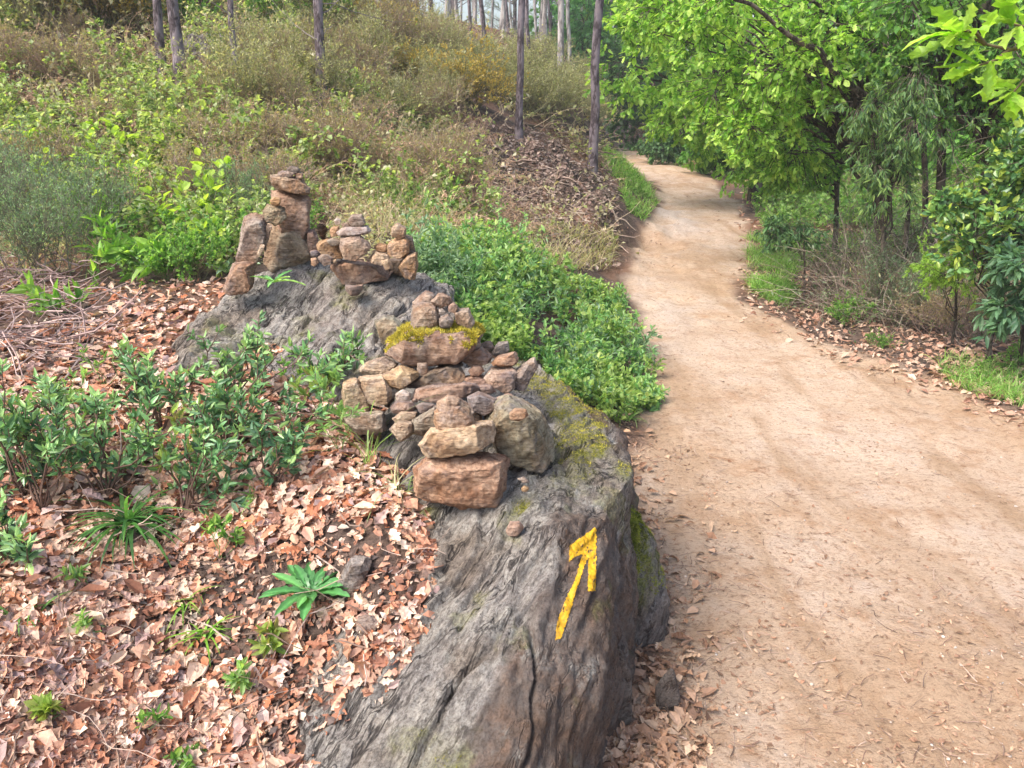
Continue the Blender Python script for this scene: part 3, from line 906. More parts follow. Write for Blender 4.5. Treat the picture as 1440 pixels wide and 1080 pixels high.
S(A2([(368, 585), (400, 555), (470, 555), (495, 580), (460, 612), (378, 612)]), 2.16, .08, (.24, .17, .17), 'dark purple brown stone under the quartz chip', g4)
S(A2([(488, 575), (520, 560), (572, 568), (568, 600), (510, 613)]), 2.14, .06, (.26, .25, .27), 'smooth blue grey pebble in the middle of the pile', g4, rough=.4)
S(A2([(378, 640), (420, 600), (492, 605), (480, 650), (400, 658)]), 2.10, .07, (.5, .36, .24), 'tan stone below the dark purple brown stone', g4)
S(A2([(368, 690), (400, 645), (472, 645), (478, 705), (415, 745)]), 2.05, .09, (.38, .27, .18), 'brown stone lowest on the left of the pile', g4)
S(A2([(462, 650), (575, 588), (605, 655), (530, 722), (470, 705)]), 2.06, .09, (.30, .28, .22), 'grey green stone behind the left end of the pale slab', g4)
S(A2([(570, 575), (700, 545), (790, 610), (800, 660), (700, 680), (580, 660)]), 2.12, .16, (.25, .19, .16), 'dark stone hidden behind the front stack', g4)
S(A2([(733, 535), (790, 508), (868, 542), (862, 592), (812, 622), (750, 592)]), 2.10, .09, (.17, .15, .19), 'dark purple stone right of the front stack', g4, rough=.7)
S(A2([(868, 540), (930, 516), (992, 550), (960, 580), (890, 575)]), 2.12, .08, (.48, .33, .25), 'pinkish flat stone behind the mossy block', g4)
# group 5: front stack
S(A2([(476, 835), (520, 803), (780, 788), (918, 808), (924, 850), (902, 960), (862, 1042), (700, 1054), (600, 1012), (500, 1000)]), 1.80, .20, (.44, .22, .12), 'large reddish brown block at the base of the front stack', g5, voxel=.0032, on=rock_bvh)
S(A2([(506, 755), (540, 690), (640, 668), (700, 688), (840, 643), (862, 660), (852, 750), (770, 790), (560, 818), (508, 803)]), 1.86, .17, (.70, .52, .32), 'wide pale tan slab on the reddish base block', g5, voxel=.003)
S(A2([(578, 600), (640, 618), (700, 558), (765, 618), (765, 658), (700, 692), (600, 720), (580, 650)]), 1.88, .11, (.56, .35, .20), 'jagged orange tan stone on the wide pale slab', g5)
S(A2([(588, 555), (640, 523), (697, 543), (703, 590), (632, 628), (600, 612)]), 1.89, .09, (.46, .30, .20), 'small rust brown stone topping the front stack', g5)
mb, MBV, MBQ = S(A2([(815, 640), (860, 560), (930, 528), (1015, 565), (1080, 610), (1130, 690), (1143, 830), (1080, 882), (940, 845), (880, 795), (855, 730)]), 1.98, .20, (.30, .28, .17),
                 'big upright greenish lichened block right of the front stack', g5, voxel=.0035, on=rock_bvh)
S(A2([(933, 610), (960, 588), (1010, 590), (1022, 620), (980, 648), (938, 640)]), 1.86, .05, (.50, .29, .16), 'small orange stone lying on the greenish block', g5)
S(A2([(970, 920), (1000, 913), (1032, 935), (1000, 945)]), 1.80, .03, GRY, 'thin grey chip on the rock below the greenish block', 'chips on the arrow rock')
S(A2([(988, 968), (1005, 953), (1026, 965), (1018, 982), (995, 984)]), 1.77, .02, (.55, .38, .18), 'tiny ochre chip on the rock above the arrow', 'chips on the arrow rock')
S([(711, 745), (716, 734), (730, 733), (736, 742), (727, 754), (715, 753)], 1.70, .03, (.42, .30, .28), 'pinkish chip on the rock ridge left of the painted arrow', 'chips on the arrow rock')
S([(497, 885), (503, 864), (525, 861), (537, 872), (532, 888), (508, 893)], 1.545, .06, (.40, .30, .27), 'pinkish grey stone on the leaf litter right of the green rosette', None)
S([(485, 800), (497, 780), (518, 778), (522, 792), (505, 830), (478, 845), (472, 830)], 1.64, .05, (.20, .19, .2), 'dark grey slate beside the leaves behind the green rosette', None)

# moss cushions on the two stones
def moss_on(ob, V, Q, n, cond, pal, ln, seed, name='moss', mat=None):
    rs = np.random.RandomState(seed)
    nr = vnormals(V, Q)
    w = cond(V, nr); idx = np.nonzero(rs.rand(len(V)) < w)[0]
    idx = rs.choice(idx, n)
    base = V[idx] + rs.normal(size=(n, 3)) * .0015
    d = norm(nr[idx] * 1.0 + rs.normal(size=(n, 3)) * .55)
    L = ln * rs.uniform(.5, 1.4, n) * (.7 + .6 * cl(vnoise(V[idx] * 60, 3) + .5))
    side = norm(np.cross(d, rs.normal(size=(n, 3)))) * (ln * .16)
    P0 = base - side; P1 = base + side; P2 = base + d * L[:, None] + side * .1; 
    VV = np.stack([P0, P1, P2], 1).reshape(-1, 3)
    Fc = np.arange(n * 3).reshape(-1, 3)
    pal = np.array(pal); t = rs.rand(n); k = np.clip((fbm(V[idx] * 25, 2, 4) * .5 + .5 + rs.normal(size=n) * .2) * (len(pal) - 1), 0, len(pal) - 1.001)
    i = k.astype(int); c = pal[i] * (1 - (k - i)[:, None]) + pal[i + 1] * (k - i)[:, None]
    acc = Acc(); acc.add(VV - np.array(ob.location), Fc, np.repeat(c, 3, 0))
    return link(name, acc.mesh(name, M_MOSS), ob)


moss_on(ms, MSV, MSQ, 17000, lambda V, n: cl(n[:, 2] * 2.4 - .55 + fbm(V * 22, 3, 7) * 1.5) ** 1.5, [(.10, .10, .02), (.26, .23, .03), (.46, .38, .04), (.58, .48, .08), (.30, .30, .10)], .010, 5)
rkm = lambda V, n: cl(f_moss(V, n) * 2 - .9) * cl(n[:, 2] * 2)
moss_on(BOUL, BV, BQ, 26000, lambda V, n: cl(fbm(V * 8, 3, 91) * 1.5 + .5) * cl((V[:, 2] - .12) * 6) * cl((n[:, 0] - n[:, 1] + n[:, 2]) * 2), [(.10, .13, .02), (.22, .25, .04), (.34, .36, .06), (.46, .44, .10)], .007, 8)
moss_on(ROCK, RV, RQ, 9000, rkm, [(.16, .16, .03), (.40, .36, .05), (.55, .48, .08)], .006, 6)
# ------------------------------------------------------------------ plant kit
def poly_grow(start, dir, length, K, wig, trop, rs):
    """start (N,3), dir (N,3), length (N,) -> polylines (N,K,3)"""
    n = len(start); out = np.zeros((n, K, 3)); out[:, 0] = start
    d = norm(dir); st = (np.asarray(length) / (K - 1))[:, None]
    for k in range(1, K):
        d = norm(d + rs.normal(size=(n, 3)) * wig + np.array(trop) / (K - 1))
        out[:, k] = out[:, k - 1] + d * st
    return out


def poly_at(poly, idx, t):
    K = poly.shape[1]; u = np.clip(t, 0, .9999) * (K - 1); i = u.astype(int); f = (u - i)[:, None]
    a = poly[idx, i]; b = poly[idx, i + 1]
    return a * (1 - f) + b * f, norm(b - a)


def kids(poly, m, t0, t1, ang, rs):
    n = len(poly); idx = np.repeat(np.arange(n), m)
    t = rs.uniform(t0, t1, n * m)
    p, tg = poly_at(poly, idx, t)
    r = norm(np.cross(tg, rs.normal(size=(len(idx), 3))))
    a = rs.normal(ang, ang * .25, len(idx))[:, None]
    return p, norm(tg * np.cos(a) + r * np.sin(a)), idx, t


def tube_mesh(poly, r0, r1, S=4):
    n, K, _ = poly.shape
    r0 = np.broadcast_to(r0, (n,)); r1 = np.broadcast_to(r1, (n,))
    tg = np.zeros_like(poly); tg[:, 1:-1] = poly[:, 2:] - poly[:, :-2]; tg[:, 0] = poly[:, 1] - poly[:, 0]; tg[:, -1] = poly[:, -1] - poly[:, -2]
    tg = norm(tg)
    ref = np.where(np.abs(tg[:, :1, 2:3]) < .8, np.array([0, 0, 1.0]), np.array([1.0, 0, 0]))
    a = norm(np.cross(tg, np.broadcast_to(ref, tg.shape))); b = np.cross(tg, a)
    th = np.arange(S) * 2 * math.pi / S
    r = (r0[:, None] + (r1 - r0)[:, None] * np.linspace(0, 1, K)[None])[:, :, None, None]
    V = poly[:, :, None] + r * (a[:, :, None] * np.cos(th)[None, None, :, None] + b[:, :, None] * np.sin(th)[None, None, :, None])
    base = (np.arange(n) * K * S)[:, None, None] + (np.arange(K - 1) * S)[None, :, None]
    s = np.arange(S)[None, None]; s2 = (s + 1) % S
    Q = np.stack([base + s, base + s2, base + S + s2, base + S + s], -1).reshape(-1, 4)
    return V.reshape(-1, 3), Q


def T_oval(w=.3, fold=.12, curl=.12):
    V = np.array([[0, 0, 0], [.35, w, fold], [.35, 0, 0], [.35, -w, fold], [.75, w * .7, fold * .6 - curl * .5], [.75, 0, -curl * .5], [.75, -w * .7, fold * .6 - curl * .5], [1, 0, -curl]])
    Fc = [[0, 2, 1], [0, 3, 2], [1, 2, 5], [1, 5, 4], [2, 3, 6], [2, 6, 5], [4, 5, 7], [5, 6, 7]]
    return V, np.array(Fc)


def T_small(w=.3, fold=.1):
    return np.array([[0, 0, 0], [.5, w, fold], [.5, -w, fold], [1, 0, -.08]]), np.array([[0, 2, 1], [1, 2, 3]])


def T_strip(w=.07, bend=.35, K=5):
    V = []
    for i in range(K):
        t = i / (K - 1); ww = w * (1 - t) ** .6 * min(1, .5 + 3 * t)
        V += [[t * math.cos(bend * t), ww, -bend * t * t], [t * math.cos(bend * t), -ww, -bend * t * t]]
    Fc = []
    for i in range(K - 1):
        Fc += [[2 * i, 2 * i + 1, 2 * i + 3], [2 * i, 2 * i + 3, 2 * i + 2]]
    return np.array(V), np.array(Fc)


def T_oak(rs, w=.27, curl=.25, lobes=4, fold=.15, flat=False):
    """lobed leaf: strip of left, mid, right points"""
    K = lobes * 2 + 2; V = []; 
    cl_ = rs.uniform(-1, 1) * curl; tw = rs.uniform(-1, 1) * curl
    for i in range(K):
        t = i / (K - 1); env = math.sin(math.pi * min(1, t * .9 + .07)) ** .7 * (0.5 + .7 * t)
        lob = 1.0 if i % 2 else .52
        if i == 0: lob = .15
        if i == K - 1: lob = .25
        for s in (1, 0, -1):
            wy = s * w * env * lob * rs.uniform(.85, 1.15)
            z = cl_ * (t - .5) ** 2 * 2 + tw * s * (t - .3) * w * 2 + (0 if s == 0 else fold * env * rs.uniform(.2, 1.0) * (1 if not flat else .3))
            V.append([t, wy, z])
    Fc = []
    for i in range(K - 1):
        for s in (0, 1):
            a = 3 * i + s
            Fc += [[a, a + 1, a + 4], [a, a + 4, a + 3]]
    return np.array(V), np.array(Fc)


def put(acc, tmpl, pos, dirn, up, size, tint, mat=0, wscale=None):
    V, Fc = tmpl; n = len(pos)
    if n == 0: return
    x = norm(dirn); y = norm(np.cross(up, x)); z = np.cross(x, y)
    s = np.broadcast_to(size, (n,))[:, None, None]
    W_ = V[None, :, 1, None] if wscale is None else V[None, :, 1, None] * wscale[:, None, None]
    VV = pos[:, None] + s * (V[None, :, 0, None] * x[:, None] + W_ * y[:, None] + V[None, :, 2, None] * z[:, None])
    FF = (Fc[None] + (np.arange(n) * len(V))[:, None, None]).reshape(-1, Fc.shape[1])
    acc.add(VV.reshape(-1, 3), FF, np.repeat(tint, len(V), 0), mat)


def pick(pal, n, rs, var=.18):
    pal = np.array(pal)
    i = rs.randint(0, len(pal), n); j = rs.randint(0, len(pal), n); f = rs.rand(n)[:, None]
    return (pal[i] * (1 - f) + pal[j] * f) * rs.uniform(1 - var, 1 + var, n)[:, None]


def leaves(acc, poly, m, t0, t1, ang, size, tmpl, pal, rs, droop=0.0, tip=None, mat=0, sv=.3, flatup=.6):
    p, d, idx, t = kids(poly, m, t0, t1, ang, rs)
    d = norm(d + np.array([0, 0, -droop]))
    up = norm(rs.normal(size=(len(p), 3)) * (1 - flatup) + np.array([0, 0, flatup]))
    c = pick(pal, len(p), rs)
    if tip is not None:
        k = cl((t - .72) / .28)[:, None] * rs.uniform(.5, 1, len(p))[:, None]
        c = c * (1 - k) + np.array(tip) * k
    tl = tmpl if isinstance(tmpl, list) else [tmpl]
    w = rs.randint(0, len(tl), len(p)); s = size * rs.uniform(1 - sv, 1 + sv, len(p))
    for i, tm in enumerate(tl):
        q = w == i
        put(acc, tm, p[q], d[q], up[q], s[q], c[q], mat)


UP = np.array([0, 0, 1.0])
OAKN = [T_oak(np.random.RandomState(60 + i), .21, .3, 4, .1) for i in range(4)]
OAKS = [T_oak(np.random.RandomState(i), .30, .2, 3, .1) for i in range(4)]
OAKS_D = [T_oak(np.random.RandomState(30 + i), .30, .35, 3 + i % 2, .22) for i in range(8)]
OVAL = T_oval(); OVALW = T_oval(.38, .1, .1); LANCE = T_oval(.14, .05, .2); SMALL = T_small(); SMALLN = T_small(.14, .03)
STRIP = T_strip()

LIME = [(.17, .36, .04), (.26, .48, .07), (.12, .27, .04), (.36, .56, .12)]
MID = [(.10, .24, .05), (.16, .34, .07), (.07, .17, .04), (.24, .42, .10)]
DARKG = [(.06, .14, .05), (.10, .20, .09), (.04, .095, .04), (.16, .28, .13)]
BLUEG = [(.07, .17, .08), (.10, .23, .10), (.05, .12, .06), (.17, .32, .16)]
OLIVE = [(.20, .21, .08), (.27, .27, .11), (.13, .14, .05), (.33, .32, .16)]
DRYP = [(.40, .29, .18), (.30, .20, .12), (.48, .38, .26), (.22, .14, .10)]


def shrub_pieces(seed, n=26, h=.7, spread=.75, kids1=6, K=5, wig=.14, trop=(0, 0, .25), r=.004, leaf=None, twigcol=(.14, .10, .08), base=.10, k2=0, sub=.45):
    rs = np.random.RandomState(seed)
    st = np.concatenate([rs.normal(size=(n, 2)) * base, np.zeros((n, 1))], 1)
    d = norm(np.concatenate([rs.normal(size=(n, 2)) * spread, np.ones((n, 1))], 1))
    L = h * rs.uniform(.6, 1.15, n)
    p0 = poly_grow(st, d, L, K, wig, trop, rs)
    A = Acc(); B = Acc()
    tc = np.array(twigcol)
    V, Q = tube_mesh(p0, r, r * .35, 3); A.add(V, Q, tc)
    s, dd, idx, t = kids(p0, kids1, .2, .98, .65, rs)
    p1 = poly_grow(s, dd, L[idx] * sub * (1.15 - t) * rs.uniform(.6, 1.2, len(idx)) + h * .06, 4, wig * 1.2, trop, rs)
    V, Q = tube_mesh(p1, r * .5, r * .2, 3); A.add(V, Q, tc * 1.15)
    last = p1
    if k2:
        s, dd, i2, t2 = kids(p1, k2, .2, 1, .6, rs)
        last = poly_grow(s, dd, np.full(len(s), h * .14) * rs.uniform(.5, 1.3, len(s)), 3, wig, trop, rs)
        V, Q = tube_mesh(last, r * .28, r * .15, 3); A.add(V, Q, tc * 1.25)
    for lf in (leaf or []):
        which = {'all': last, 'main': p0, 'mid': p1}[lf.get('on', 'all')]
        leaves(B, which, lf['m'], lf.get('t0', .1), 1, lf.get('ang', .8), lf['size'], lf['t'], lf['pal'], rs, lf.get('droop', 0), lf.get('tip'), lf.get('mat', 0), .35, lf.get('flat', .5))
    return A, B


KINDS = {}


def make_kind(kind, nvar, mats, **kw):
    out = []
    for i in range(nvar):
        A, B = shrub_pieces(hash_s(kind) + i, **kw)
        out.append((A.mesh(kind + '_stems', M_TWIG), B.mesh(kind + '_foliage', mats) if B.v else None))
    KINDS[kind] = out


def hash_s(s): return sum(ord(c) * (i + 3) for i, c in enumerate(s)) % 9973


make_kind('heather_shrub', 3, [M_LEAF], n=30, h=.62, spread=.65, kids1=9, k2=2, sub=.42, r=.004, wig=.12, twigcol=(.26, .18, .15),
          leaf=[dict(m=6, size=.030, t=SMALLN, pal=[(.28, .24, .12), (.34, .26, .18), (.22, .23, .09), (.40, .32, .24)])])
make_kind('bramble_bush', 3, [M_LEAF], n=16, h=.85, spread=1.1, kids1=6, sub=.5, trop=(0, 0, -.5), r=.004, twigcol=(.22, .13, .10),
          leaf=[dict(m=11, size=.055, t=OVALW, pal=[(.22, .32, .09), (.32, .42, .16), (.46, .52, .30), (.14, .22, .06)], tip=(.48, .58, .14), flat=.75)])
make_kind('gorse_bush', 2, [M_LEAF], n=36, h=.8, spread=.8, kids1=9, k2=3, r=.005, twigcol=(.16, .15, .07),
          leaf=[dict(m=5, size=.026, t=SMALLN, pal=[(.16, .18, .05), (.24, .24, .08), (.30, .27, .10)]), dict(m=4, t0=.4, size=.034, t=SMALL, pal=[(.52, .38, .09), (.44, .30, .08), (.60, .48, .18)])])
make_kind('broom_bush', 3, [M_LEAF], n=36, h=.95, spread=.55, kids1=7, k2=2, r=.004, trop=(0, 0, .4), twigcol=(.25, .24, .13),
          leaf=[dict(m=6, size=.048, t=SMALLN, pal=[(.30, .32, .14), (.46, .44, .26), (.16, .19, .07), (.54, .52, .34), (.24, .2, .1)])])
make_kind('dry_bracken', 3, [M_DRY], n=30, h=.62, spread=1.2, kids1=8, sub=.3, trop=(0, 0, -1.1), r=.0035, twigcol=(.40, .27, .18),
          leaf=[dict(m=6, size=.03, t=SMALLN, pal=[(.42, .26, .17), (.52, .36, .25), (.32, .18, .12)])])
make_kind('green_shrub', 3, [M_LEAF], n=22, h=.6, spread=.7, kids1=7, sub=.45, r=.004, twigcol=(.16, .15, .08),
          leaf=[dict(m=9, size=.042, t=OVAL, pal=MID, tip=(.30, .48, .10), flat=.5)])
make_kind('heath_bush', 2, [M_LEAF], n=34, h=.7, spread=.5, kids1=9, k2=3, sub=.4, r=.004, trop=(0, 0, .5), twigcol=(.12, .12, .08),
          leaf=[dict(m=7, size=.022, t=SMALLN, pal=[(.12, .21, .11), (.18, .29, .16), (.24, .35, .20), (.09, .14, .08)], tip=(.30, .45, .26))])


def plant(kind, loc, scale, rot, label, cat, group=None, var=0, zs=1.0):
    e = bpy.data.objects.new(kind, None); COL.objects.link(e); e.empty_display_size = .1
    e.location = [float(c) for c in loc]; e.rotation_euler = (RS.uniform(-.12, .12), RS.uniform(-.12, .12), rot); e.scale = (scale, scale, scale * zs)
    A, B = KINDS[kind][var % len(KINDS[kind])]
    link('stems', A, e)
    if B: link('foliage', B, e)
    tag(e, label, cat, group)
    return e


# ------------------------------------------------------------------ hillside scrub
GL = {
    'heather_shrub': ('brown purple twiggy heather on the hillside behind the cairns', 'shrub', 'brown heather shrubs on the hillside'),
    'bramble_bush': ('pale green leafy bramble spreading over the hillside scrub', 'bramble', 'brambles on the hillside'),
    'gorse_bush': ('gorse bush with orange yellow flowers on the slope', 'shrub', 'gorse bushes on the slope'),
    'broom_bush': ('upright olive green broom bush on the slope', 'shrub', 'broom bushes on the slope'),
    'dry_bracken': ('tangle of dry tan bracken on the hillside', 'fern', 'dry bracken on the hillside'),
    'green_shrub': ('bushy green leafed shrub growing low on the slope', 'shrub', 'green shrubs low on the slope'),
    'heath_bush': ('fine needled blue green heath bush', 'shrub', 'blue green heath bushes'),
}


def scatter(kind, n, box, sc, minY=3.6, keep=None, seed=0, sink=.0):
    rs = np.random.RandomState(seed + hash_s(kind))
    px = rs.uniform(box[0], box[2], n); py = rs.uniform(box[1], box[3], n)
    q, ok = hit(px, py)
    c = 0
    for i in range(n):
        if not ok[i] or q[i, 1] < minY or q[i, 1] > 40: continue
        x, y, z = q[i]; xl, xr = edges(np.array([y]))
        if xl[0] - .45 < x < xr[0] + .45: continue
        if keep and not keep(px[i], py[i]): continue
        d = math.hypot(x, y)
        s = sc * rs.uniform(.75, 1.25)
        lab, cat, grp = GL[kind]
        plant(kind, (x, y, z - sink), s, rs.uniform(0, 6.28), lab, cat, grp, rs.randint(9), rs.uniform(.8, 1.15)); c += 1
    return c


scatter('heather_shrub', 50, (-120, -60, 640, 300), .75, seed=1)
scatter('heather_shrub', 14, (250, 190, 640, 330), .62, seed=2)
scatter('heather_shrub', 14, (380, 20, 660, 200), .9, seed=3)
scatter('dry_bracken', 40, (-60, 0, 640, 330), .75, seed=4)
scatter('dry_bracken', 16, (380, 160, 720, 330), .8, seed=5)
scatter('bramble_bush', 42, (-60, 50, 420, 270), .62, seed=6)
scatter('bramble_bush', 20, (-40, 220, 380, 370), .5, seed=7)
scatter('bramble_bush', 24, (380, 90, 640, 320), .5, seed=8)
scatter('broom_bush', 20, (560, 60, 860, 160), .6, seed=9, keep=lambda x, y: not (x > 640 and y > 165))
scatter('broom_bush', 16, (740, 100, 850, 180), .75, seed=10)
scatter('broom_bush', 12, (330, 40, 640, 180), .6, seed=11)
scatter('gorse_bush', 3, (540, 60, 700, 130), .5, seed=12)
scatter('green_shrub', 14, (120, 290, 420, 400), .42, seed=15)
scatter('green_shrub', 10, (560, 250, 640, 330), .4, seed=16)
for i, (px, py, s, lab) in enumerate([
    (655, 150, .8, 'largest orange yellow gorse bush, standing left of the thin pine on the bank'),
    (560, 120, .6, 'dull orange gorse bush left of the largest flowering one'),
    (825, 140, .65, 'yellow flowering gorse beside the pine next to the path'),
    (500, 60, .7, 'yellow tinged gorse bush high on the slope near the top edge')]):
    q = hit1(px, py); plant('gorse_bush', q, s * (1 if i else 1.1), i * 1.7, lab, 'shrub', None, i)
for i, (px, py, s, lab) in enumerate([
    (60, 395, .75, 'tall blue green heath bush at the left edge above the dry twigs'),
    (120, 345, .7, 'blue green heath bush behind the brambles left of the rear cairn'),
    (10, 330, .8, 'blue green heath bush cut by the left edge of the photo'),
    (340, 330, .6, 'small blue green heath bush right behind the leaning cairn stones')]):
    plant('heath_bush', hit1(px, py), s, i * 2.1, lab, 'shrub', None, i)

# filler tangle of dead stems and small weeds over the whole hillside
def undergrowth():
    rs = np.random.RandomState(55)
    A = Acc()
    n = 15000
    px = np.concatenate([rs.uniform(-250, 640, n * 2 // 3), rs.uniform(500, 860, n // 3)])
    py = np.concatenate([rs.uniform(-40, 400, n * 2 // 3), rs.uniform(20, 340, n // 3)])
    q, ok = hit(px, py)
    xl, xr = edges(q[:, 1])
    raw = np.exp(-(((q[:, 0] - bc[0]) / 1.4) ** 2 + ((q[:, 1] - bc[1]) / 1.9) ** 2))
    ok &= (q[:, 1] > 3.7) & (q[:, 1] < 45) & (q[:, 0] < xl - .1) & (rs.rand(len(px)) > raw * 1.1)
    ok &= ~((py > 375) & (px > 90)); ok &= rs.rand(len(px)) < np.where(px > 640, .5, 1)
    q = q[ok]; m = len(q)
    d = norm(np.stack([rs.normal(size=m) * .9, rs.normal(size=m) * .9, np.ones(m) * .8], 1))
    L = rs.uniform(.15, .5, m) * np.clip(q[:, 1] / 7, .7, 1.5)
    pl = poly_grow(q, d, L, 5, .2, (0, 0, -.5), rs)
    pal = pick([(.40, .30, .20), (.28, .20, .14), (.50, .40, .27), (.22, .25, .10), (.32, .30, .16)], m, rs)
    r = .0016 * np.clip(q[:, 1] / 4, 1, 5)
    V, Q = tube_mesh(pl, r, r * .4, 3); A.add(V, Q, np.repeat(pal, 15, 0), 0)
    sel = rs.rand(m) < .55
    sz = .028 * 1
    p, dd, idx, t = kids(pl[sel], 7, .2, 1, .9, rs)
    col = pick([(.34, .40, .15), (.50, .50, .30), (.20, .27, .08), (.48, .40, .26), (.36, .28, .18), (.60, .58, .42)], len(p), rs)
    put(A, SMALL, p, dd, norm(rs.normal(size=(len(p), 3)) * .5 + UP), .033 * np.clip(p[:, 1] / 5, .8, 2.2) * rs.uniform(.6, 1.3, len(p)), col, 1)
    o = link('undergrowth', A.mesh('undergrowth', [M_TWIG, M_LEAF]))
    tag(o, 'tangled dry stems and small weeds covering the hillside', 'undergrowth', None, 'stuff')


undergrowth()
for i in range(26):
    rs_ = np.random.RandomState(900 + i); px, py = rs_.uniform(-60, 660), rs_.uniform(8, 60)
    q = hit1(px, py)
    if q[1] > 35 or px > 560: continue
    kd = ['green_shrub', 'heather_shrub', 'gorse_bush'][i % 3] if i % 5 else 'broom_bush'
    plant(kd, q, rs_.uniform(.8, 1.3), i, {'green_shrub': 'dark green shrub along the crest of the slope', 'heather_shrub': 'brown heather clump along the crest of the slope', 'gorse_bush': 'dull gorse with scattered flowers along the crest', 'broom_bush': 'olive broom along the crest of the slope'}[kd], 'shrub',
          {'green_shrub': 'green shrubs on the crest', 'heather_shrub': 'heather on the crest', 'gorse_bush': 'gorse on the crest', 'broom_bush': 'broom on the crest'}[kd], i)


# ------------------------------------------------------------------ litter
def litter(name, label, box, n, size, pal, tmpls, seed, keep=None, lift=.012, minY=.9, maxY=40, dist_scale=0.0, tilt=.28, layers=1.0, mat=None):
    rs = np.random.RandomState(seed)
    px = rs.uniform(box[0], box[2], n); py = rs.uniform(box[1], box[3], n)
    q, ok = hit(px, py)
    ok &= (q[:, 1] > minY) & (q[:, 1] < maxY)
    if keep is not None: ok &= keep(q, px, py, rs)
    q = q[ok]; m = len(q)
    # local slope
    e = .1
    gxs = (H(q[:, 0] + e, q[:, 1]) - H(q[:, 0] - e, q[:, 1])) / (2 * e); gys = (H(q[:, 0], q[:, 1] + e) - H(q[:, 0], q[:, 1] - e)) / (2 * e)
    nr = norm(np.stack([-gxs, -gys, np.ones(m)], 1))
    up = norm(nr + rs.normal(size=(m, 3)) * tilt)
    a = rs.uniform(0, 6.283, m)
    d = np.stack([np.cos(a), np.sin(a), np.zeros(m)], 1); d = norm(d - up * (d * up).sum(1, keepdims=True))
    s = size * rs.uniform(.5, 1.35, m) * (1 + dist_scale * np.clip(q[:, 1] - 3, 0, 20))
    pos = q + np.stack([rs.normal(size=m) * .01, rs.normal(size=m) * .01, rs.uniform(.0, lift, m)], 1) - d * (s * .5)[:, None]
    pos[:, 2] = np.maximum(pos[:, 2], H(pos[:, 0], pos[:, 1]) - .002)
    col = pick(pal, m, rs, .22)
    A = Acc(); w = rs.randint(0, len(tmpls), m)
    for i, t in enumerate(tmpls):
        k = w == i
        put(A, t, pos[k], d[k], up[k], s[k], col[k])
    o = link(name, A.mesh(name, mat or M_DRY))
    tag(o, label, 'leaf litter' if mat is None else 'debris', None, 'stuff')
    return o


LIT = [(.56, .35, .26), (.60, .43, .33), (.48, .22, .13), (.50, .25, .16), (.74, .60, .48), (.30, .13, .08), (.42, .16, .08), (.22, .11, .08), (.54, .37, .32), (.48, .27, .17), (.38, .27, .26), (.72, .55, .42)]


def not_rock(q, px, py, rs):
    bad = np.zeros(len(q), bool)
    for i in range(len(q)):
        for b in (rock_bvh, slab_bvh):
            hitp = b.ray_cast(Vector((q[i, 0], q[i, 1], 3.0)), Vector((0, 0, -1)))
            if hitp[0] is not None and hitp[0].z > q[i, 2] + .015: bad[i] = True
    return ~bad & (q[:, 0] < .1)


litter('leaf_crumbs', 'crumbled leaf bits and bark chips on the bare soil between the oak leaves', (-260, 400, 640, 1260), 16000, .024, LIT[1:8] + [(.16, .11, .09), (.12, .09, .08)], [SMALL, OAKS_D[2], OVAL], 18, not_rock, .015, .75, 4.2, 0, .5)


def lit_keep(q, px, py, rs):
    k = not_rock(q, px, py, rs)
    f = fbm(np.stack([q[:, 0] * 3, q[:, 1] * 3, q[:, 0] * 0], 1), 3, 19)
    soil = np.exp(-(((px - 440) / 90) ** 2 + ((py - 1010) / 90) ** 2)) * 1.2 + np.exp(-(((px - 90) / 120) ** 2 + ((py - 1000) / 60) ** 2)) * .3 + np.exp(-(((px - 470) / 40) ** 2 + ((py - 900) / 30) ** 2)) * .6
    return k & (rs.rand(len(q)) > soil) & (rs.rand(len(q)) < cl(.85 + f * .9))


litter('leaf_litter', 'carpet of pinkish brown fallen oak leaves on the slope in front of the rocks', (-260, 395, 640, 1260), 21000, .053, LIT, OAKS_D + [T_oval(.26, .18, .35), T_oval(.34, -.12, .2), T_oval(.22, .22, -.2), T_oval(.40, .1, .3)], 11, lit_keep, .022, .75, 4.2, 0, .26)
litter('fallen_leaves', 'scattered pale leaves and duff on the bare bank by the thin pines', (560, 180, 870, 380), 7000, .042,
       [(.34, .25, .21), (.26, .18, .145), (.46, .37, .31), (.20, .13, .11), (.15, .11, .09)], [SMALL, OVAL], 12,
       lambda q, px, py, rs: (q[:, 0] < edges(q[:, 1])[0] - .05) & ((px > 640) | (py > 250)), .04, 3.5, 25, .03, .5)
litter('dry_leaves', 'brown fallen leaves under the bushes right of the path', (1040, 225, 1700, 640), 12000, .05,
       [(.42, .24, .17), (.50, .33, .24), (.30, .16, .11), (.56, .42, .33)], [SMALL, OVAL, OAKS_D[0], OAKS_D[1]], 13,
       lambda q, px, py, rs: q[:, 0] > edges(q[:, 1])[1] - .45 * rs.rand(len(q)) ** 2, .02, 2, 25, .04, .4)
CH = T_strip(.10, .2, 3)


def on_path(q, px, py, rs):
    xl, xr = edges(q[:, 1])
    dl = q[:, 0] - xl; dr = xr - q[:, 0]
    e = np.minimum(dl, dr)
    prob = .20 + .8 * np.exp(-np.clip(e, 0, 9) / .18)
    cl_ = fbm(np.stack([q[:, 0] * 2.2, q[:, 1] * 2.2, q[:, 0] * 0], 1), 3, 8)
    prob = prob * cl(.6 + cl_ * 1.3)
    return (e > -.15) & (rs.rand(len(q)) < prob)


